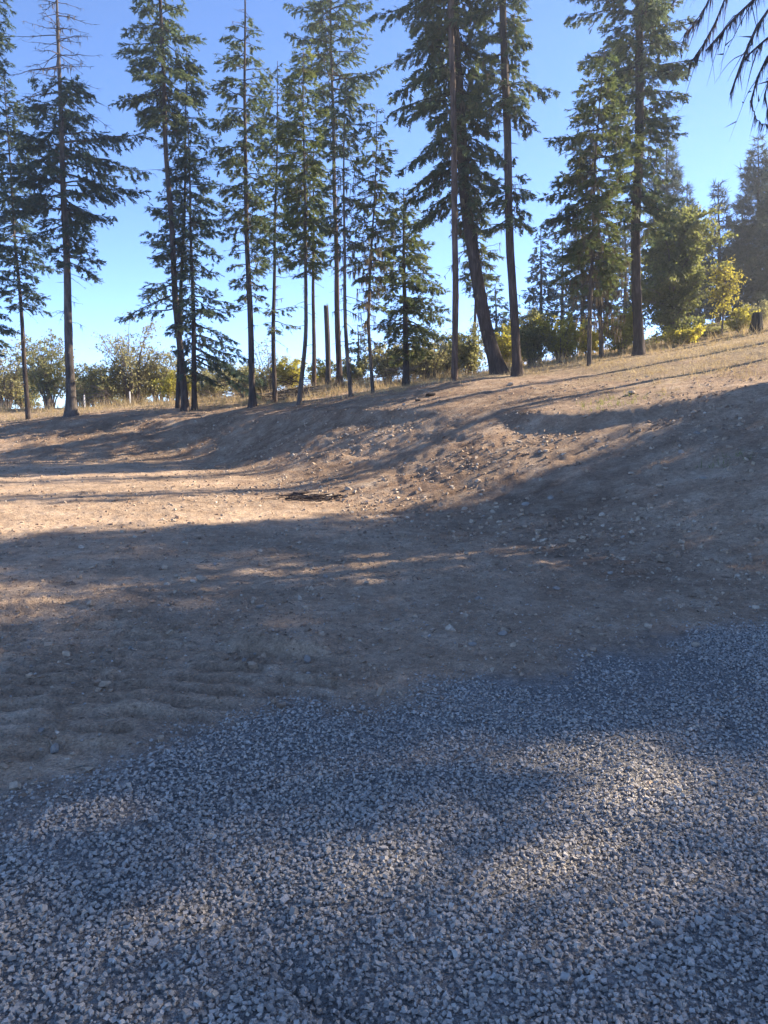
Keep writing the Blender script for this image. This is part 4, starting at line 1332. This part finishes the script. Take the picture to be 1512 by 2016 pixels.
SH = [
    ('pale green shrub beside the slender dark leaning trunk, sparse leaved', 12, 806, 120, 130, 38, M_LEAF_PALE, 11, 0.5, 1.2),
    ('tall yellowing shrub between slender leaning trunk and thick straight trunk', 98, 804, 130, 150, 36.5, M_LEAF_OLIVE, 12, 0.75, 1.1),
    ('low twiggy grey shrub at the foot of the tall yellowing shrub', 160, 802, 90, 62, 36, M_LEAF_PALE, 9, 0.3, 1.3),
    ('dark tangled shrub beside thick straight trunk by the marker stake', 208, 798, 110, 92, 35.5, M_LEAF_OLIVE, 12, 0.45, 1.5),
    ('bare grey shrub with arching twiggy top', 262, 794, 150, 165, 36, M_LEAF_PALE, 13, 0.22, 1.5),
    ('pale leaved shrub behind the bough of the tight trio', 312, 794, 110, 120, 37, M_LEAF_PALE, 11, 0.55, 1.3),
    ('low yellow green shrub hugging the foot of the tight trio', 338, 790, 56, 58, 34, M_LEAF_YELLOW, 8, 0.7, 1.0),
    ('yellow leaved shrub seen between two trunks of the trio', 366, 785, 40, 50, 36, M_LEAF_YELLOW, 7, 0.7, 1.0),
    ('russet brown shrub under the low sweeping boughs', 428, 790, 110, 78, 35, M_LEAF_PALE, 11, 0.5, 1.4),
    ('twiggy olive shrub next to the dark straight trunk', 476, 786, 80, 74, 36, M_LEAF_OLIVE, 9, 0.45, 1.4),
    ('thin bare shrub showing sky behind the slim fir', 528, 780, 80, 112, 38, M_LEAF_PALE, 8, 0.10, 1.2),
    ('bright yellow shrub by the dark brush heap', 572, 772, 62, 70, 36, M_LEAF_YELLOW, 11, 1.2, 0.8),
    ('yellow shrub behind the broken pole snag', 634, 757, 56, 54, 38, M_LEAF_YELLOW, 9, 0.9, 0.9),
    ('olive brush growing around the foot of the tall open crowned conifer', 700, 760, 90, 60, 35, M_LEAF_OLIVE, 10, 0.5, 1.4),
    ('tan twiggy brush under the lichen draped fir', 762, 757, 110, 84, 33, M_LEAF_PALE, 12, 0.5, 1.5),
    ('arching bare brush behind the low bushy fir', 846, 748, 130, 100, 33, M_LEAF_PALE, 14, 0.25, 1.5),
    ('olive yellow brush between the slim pole trunk and leaning trunk', 922, 737, 80, 92, 32, M_LEAF_OLIVE, 11, 0.6, 1.3),
    ('yellow bush glowing through the gap between leaning trunk and upright trunk', 1000, 725, 56, 86, 34, M_LEAF_YELLOW, 10, 0.8, 1.0),
    ('pale yellow twiggy bush beside the upright thick trunk', 1046, 724, 90, 108, 31, M_LEAF_OLIVE, 12, 0.6, 1.3),
    ('wide yellow green thicket bush in dry grass before the slim two toned trunk', 1104, 712, 120, 92, 31, M_LEAF_YELLOW, 14, 0.6, 1.3),
    ('yellow green bush just behind the slim two toned trunk', 1158, 704, 70, 80, 32.5, M_LEAF_YELLOW, 9, 0.7, 1.1),
    ('bright yellow bush leaning against the massive scarred trunk', 1222, 700, 74, 96, 31, M_LEAF_YELLOW, 12, 0.9, 1.1),
    ('low yellow green bush below the broadleaf tree', 1346, 688, 90, 48, 30.5, M_LEAF_YELLOW, 10, 0.8, 1.0),
    ('small green bush rooted at the far foot of the broadleaf tree', 1392, 676, 70, 44, 33, M_LEAF_OLIVE, 9, 0.6, 1.1),
    ('yellow weed bush beside the charred stump', 1456, 656, 56, 46, 32, M_LEAF_YELLOW, 9, 0.8, 1.0),
    ('faded twiggy bush overtopping the charred stump', 1492, 655, 60, 62, 35, M_LEAF_PALE, 9, 0.5, 1.3),
    ('leafy scrub filling in behind the slender leaning trunk', 52, 806, 110, 96, 41, M_LEAF_OLIVE, 12, 0.7, 1.2),
    ('grey green scrub in the gap past the thick straight trunk', 176, 800, 100, 84, 40, M_LEAF_PALE, 11, 0.6, 1.3),
    ('brown scrub filling in under the bare grey shrub', 268, 796, 120, 74, 39, M_LEAF_PALE, 12, 0.7, 1.4),
    ('dull scrub filling in behind the tight trio', 396, 790, 120, 70, 40, M_LEAF_OLIVE, 12, 0.6, 1.3),
    ('olive scrub in the gap past the slim fir', 520, 782, 90, 62, 39, M_LEAF_OLIVE, 11, 0.7, 1.3),
    ('dense olive scrub hugging the low bushy fir', 822, 752, 100, 80, 35, M_LEAF_OLIVE, 12, 0.7, 1.3),
    ('pale scrub behind the slim pole trunk', 890, 742, 100, 84, 37, M_LEAF_PALE, 12, 0.7, 1.3),
    ('yellowish scrub behind the upright thick trunk', 1020, 722, 90, 100, 38, M_LEAF_OLIVE, 12, 0.8, 1.2),
    ('pale scrub along the rim past the leaning grove edge', -30, 808, 120, 110, 40, M_LEAF_PALE, 12, 0.6, 1.2),
    ('distant olive scrub beyond the bare grey shrub', 230, 797, 160, 60, 46, M_LEAF_OLIVE, 14, 0.6, 1.2),
    ('distant brown scrub on the rim past the kinked fir', 500, 778, 200, 50, 46, M_LEAF_PALE, 16, 0.5, 1.3),
    ('distant dull scrub on the rim past the snag', 660, 764, 170, 52, 45, M_LEAF_OLIVE, 15, 0.5, 1.3),
    ('distant tan scrub on the rim past the low bushy fir', 860, 740, 190, 56, 45, M_LEAF_PALE, 16, 0.5, 1.3),
]
for i, (lab, u, vb, w_, h_, d_, mt, st_, lv_, tw_) in enumerate(SH):
    shrub('bush', lab, 500 + i, u, vb, w_, h_, d_, mt, int(st_ * 1.7), lv_ * 0.6, 0.105, twigs=tw_, group=None)
shrub('broadleaf_tree', 'full leafy green broadleaf tree beside the massive scarred trunk', 560, 1320, 690, 206, 232, 32, M_LEAF_GREEN, 110, 0.34, 0.135, 'tree', trunk=0.10, low=0.06, twigs=0.9)
shrub('sapling_tree', 'thin sapling with golden yellow autumn leaves', 561, 1420, 664, 84, 136, 31.5, M_LEAF_GOLD, 20, 0.17, 0.115, 'tree', trunk=0.045, low=0.25, twigs=0.7)

# ------------------------------------------------------------------ snag, stump, stakes, logs, brush heaps
def snag():
    d = 33
    pts = trunk_path([(647, 758), (645, 700), (642, 602)], d)
    z0 = hz(pts[0, 0], pts[0, 1])
    pts[0, 2] = z0 - 0.1
    root = thing('tree_snag', 'limbless dead pole snapped flat at the top', 'snag', (pts[0, 0], pts[0, 1], z0))
    org = (pts[0, 0], pts[0, 1], z0)
    v, f, P, rd = build_trunk(pts, 0.125, 0.10, 31, 1.15, 14, 0.1)
    t = Soup()
    t.add(v, f)
    t.build('trunk', M_BARK_GREY, root, org=org, sm=True)
    t = Soup()
    r = np.random.default_rng(6)
    for k in range(9):
        a = r.uniform(0, 6.28)
        q = P[-1] + np.array([math.cos(a) * 0.075, math.sin(a) * 0.075, -0.02])
        t.add(*tube(np.array([q, q + (0.004, 0, r.uniform(0.03, 0.13))]), np.array([0.022, 0.004]), 4))
    t.build('splintered_top', M_BARK_GREY, root, 'stuff', org)


snag()


def stump():
    p = px(1488, 655, 30)
    z0 = hz(p[0], p[1])
    root = thing('tree_stump', 'charred black stump at the woods edge among yellow weeds', 'stump', (p[0], p[1], z0))
    v, f, P, rd = build_trunk(np.array([(p[0], p[1], z0 - 0.1), (p[0], p[1], z0 + 0.4), (p[0] + 0.02, p[1], z0 + 0.72)]), 0.19, 0.165, 33, 1.45, 18, 0.06)
    t = Soup()
    t.add(v, f)
    t.build('stump_body', M_CHAR, root, org=(p[0], p[1], z0), sm=True)
    t = Soup()
    r = np.random.default_rng(2)
    for k in range(7):
        a = k * 0.9
        q = np.array([p[0] + math.cos(a) * 0.13, p[1] + math.sin(a) * 0.13, z0 + 0.68])
        t.add(*tube(np.array([q, q + (0.01, 0, r.uniform(0.05, 0.16))]), np.array([0.035, 0.006]), 4))
    t.build('jagged_rim', M_CHAR, root, 'stuff', (p[0], p[1], z0))


stump()
for u, v, lab in ((166, 782, 'white marker stake beside the thick straight trunk'), (256, 784, 'white marker stake standing under the bare grey shrub')):
    p = px(u, v, 34)
    z0 = hz(p[0], p[1])
    me = mesh_from('marker_stake', *(lambda vf: (vf[0], vf[1]))(tube(np.array([(0, 0, -0.1), (0, 0, 0.52), (0.003, 0, 0.56)]), np.array([0.035, 0.033, 0.02]), 4)), M_WHITE)
    tag(obj('marker_stake', me, loc=(p[0], p[1], z0)), lab, 'stake')


def log(label, a, b, r0, seed, mat=M_TWIG):
    r = np.random.default_rng(seed)
    pa, pb = px(*a), px(*b)
    n = 14
    s = np.linspace(0, 1, n)
    q = pa[None] * (1 - s[:, None]) + pb[None] * s[:, None]
    g_ = height(q[:, 0], q[:, 1])
    q[:, 2] = np.maximum(g_ + r0 * 0.6, g_ * 0.5 + 0.5 * q[:, 2]) + r.normal(0, 0.02, n)
    me_s = Soup()
    me_s.add(*tube(q, r0 * (1 - 0.6 * s) * (1 + r.normal(0, 0.08, n)), 8))
    o = me_s.build('fallen_log', mat, None, None, tuple(q[0]), True)
    o.location = tuple(float(c) for c in q[0])
    tag(o, label, 'log')


log('long thin fallen pole lying through the brush between slim fir and snag', (474, 782, 32), (700, 764, 31), 0.07, 1)
log('fallen pole lying behind the low bushy fir', (742, 754, 31), (884, 742, 30), 0.06, 2)
log('short fallen pole lying in dry grass beside the wide thicket bush', (1040, 722, 28), (1130, 716, 28.4), 0.05, 3)
log('thin dead pole fallen below the broadleaf tree', (1318, 686, 29), (1440, 684, 29.5), 0.03, 4)


def heap(label, u, v, wpx, hpx, d, n, seed, mat=M_TWIG, depth=0.6, thick=(0.008, 0.022), flat=1.0):
    r = np.random.default_rng(seed)
    if d is None:
        p = on_plane(u, v, 0.03)
        d = p[1]
    else:
        p = px(u, v, d)
    z0 = hz(p[0], p[1])
    W, H = 0.5 * wpx * d / F, hpx * d / F
    root = thing('brush_pile', label, 'brush pile', (p[0], p[1], z0))
    for i in range(n):
        L = W * r.uniform(0.35, 1.1)
        x, y = r.normal(0, 0.42) * W, r.normal(0, 0.4) * depth
        top = H * max(0.05, 1 - (abs(x) / W) ** 1.5) * r.uniform(0.05, 0.95)
        a = r.uniform(-0.55, 0.55) + (math.pi if r.random() < .5 else 0)
        tilt = r.normal(0, 0.30) * flat
        s = np.linspace(-0.5, 0.5, 6)
        q = np.stack([x + s * L * math.cos(a), y + s * L * math.sin(a), top + s * L * math.sin(tilt) + 0.08 * L * np.sin(s * 3 + r.uniform(0, 6))], 1)
        gz = height(q[:, 0] + p[0], q[:, 1] + p[1]) - z0
        q[:, 2] = np.maximum(q[:, 2], gz + 0.008)
        sp = Soup()
        sp.add(*tube(q, r.uniform(*thick) * np.linspace(1, 0.35, 6), 5))
        for _ in range(3):
            k = r.integers(1, 5)
            e = q[k] + np.array([r.normal(0, .2), r.normal(0, .2), r.uniform(0.02, .25) * flat]) * min(L, 0.8)
            sp.add(*tube(np.array([q[k], e]), np.array([0.006, 0.002]), 4))
        sp.build('stick', mat, root, None, (0, 0, 0))


heap('dark heap of cut brush piled between slim fir and kinked fir', 566, 782, 120, 46, 30, 46, 1, M_BARK)
heap('grey heap of dead brush beside the thick straight trunk', 196, 797, 70, 40, 34.5, 30, 2, M_TWIG)
heap('loose heap of dead brush behind the crooked lichen draped fir', 780, 752, 120, 34, 31.5, 30, 3, M_TWIG)
heap('scraggly dead branches heaped by the dark straight trunk', 450, 786, 90, 40, 32, 26, 4, M_TWIG)
heap('flat scatter of dark sticks and roots at the foot of the bank', 612, 976, 150, 9, None, 30, 5, M_BARK, 0.45, (0.008, 0.02), 0.15)

# ------------------------------------------------------------------ grass
def grass(name, label, mat, seed, n, y0, y1, maskf, hmin, hmax, wid=0.012):
    r = np.random.default_rng(seed)
    x, y = frustum_xy(r, n, y0, y1, 1.5, 1.6)
    k = r.random(n) < maskf(x, y)
    x, y = x[k], y[k]
    # several blades to a tuft
    m = 5
    x = np.repeat(x, m) + r.normal(0, 0.035, len(x) * m)
    y = np.repeat(y, m) + r.normal(0, 0.035, len(y) * m)
    z = height(x, y) - 0.01
    nn = len(x)
    d = np.stack([r.normal(0, 0.38, nn), r.normal(0, 0.38, nn), np.ones(nn)], 1)
    a = r.uniform(0, 6.28, nn)
    up = np.stack([np.cos(a), np.sin(a), 0 * a], 1)
    h = hmin + (hmax - hmin) * r.random(nn) ** 2
    s = Soup()
    s.add(*stamp(T_STICK, F_STICK, np.stack([x, y, z], 1), d, up, np.stack([h, np.full(nn, wid), np.ones(nn)], 1)))
    o = s.build(name, mat, kind='stuff')
    tag(o, label, 'grass')


def beyond_crest(x, y):
    t, dt, dc, pad = bank_t(x, y)
    return np.where(t >= 1, dc, 0.0)


def m_straw(x, y):
    b = beyond_crest(x, y)
    n_ = fbm(x, y, 0.45, 3, 50)
    near_trees = smooth(19.5, 24, y + 5 * n_ - 0.25 * np.maximum(x, 0)) * smooth(0.5, 3, b)
    right = smooth(4.5, 8, x) * smooth(0.8, 2.5, b) * 0.8
    return np.clip(np.maximum(near_trees, right) * np.clip(0.55 + 1.8 * fbm(x, y, 0.9, 3, 91), 0.03, 1.2), 0, 1)


def m_tall(x, y):
    b = beyond_crest(x, y)
    return smooth(25.5, 30, y - 0.12 * np.abs(x)) * smooth(2, 4, b) * np.clip(0.4 + 2.2 * fbm(x, y, 0.5, 3, 93), 0, 1.2)


def m_green(x, y):
    c = px(1200, 782, 15.6)
    c2 = px(1420, 842, 11.0)
    return np.clip(smooth(1.1, 0.2, np.hypot((x - c[0]) * 0.8, (y - c[1]) * 0.8)) * 0.8 + smooth(0.6, 0.1, np.hypot(x - c2[0], y - c2[1])) * 0.5 + 0.25 * m_tall(x, y), 0, 1)


grass('dry_grass', 'short dry straw coloured grass under the grove and on the slope', M_STRAW, 21, 26000, 12, 34, m_straw, 0.04, 0.20)
grass('tall_dry_grass', 'tall dry grass fringing the trunks and brush', M_STRAW, 22, 9000, 24, 38, m_tall, 0.15, 0.65, 0.016)
grass('green_grass', 'sparse green grass sprouting on the cleared slope', M_GREENGRASS, 23, 16000, 9, 38, m_green, 0.05, 0.22)

# ------------------------------------------------------------------ haze box added to lift the shadows, standing in for lens veil
bpy.context.view_layer.update()
hm, hnt, hout = new_mat('added_veil_haze')
hv = hnt.nodes.new('ShaderNodeVolumePrincipled')
hv.inputs['Color'].default_value = (0.88, 0.94, 1.0, 1)
hv.inputs['Density'].default_value = 0.0015
hv.inputs['Anisotropy'].default_value = 0.55
hnt.links.new(hv.outputs[0], hout.inputs['Volume'])
hx, hzb, hzt = 450.0, float(ZZ.min()) - 1.0, float(max((o.matrix_world @ Vector(c)).z for o in bpy.data.objects if o.type == 'MESH' for c in o.bound_box)) + 0.5
hvv = np.array([(x, y, z) for x in (-hx, hx) for y in (-hx, hx) for z in (hzb, hzt)], float)
hff = np.array([(0, 1, 3, 2), (4, 6, 7, 5), (0, 4, 5, 1), (2, 3, 7, 6), (0, 2, 6, 4), (1, 5, 7, 3)])
haze = obj('haze', mesh_from('haze', hvv, hff, hm), kind='stuff')
tag(haze, 'thin veil of haze added over the clearing to lift the shadows', 'haze')
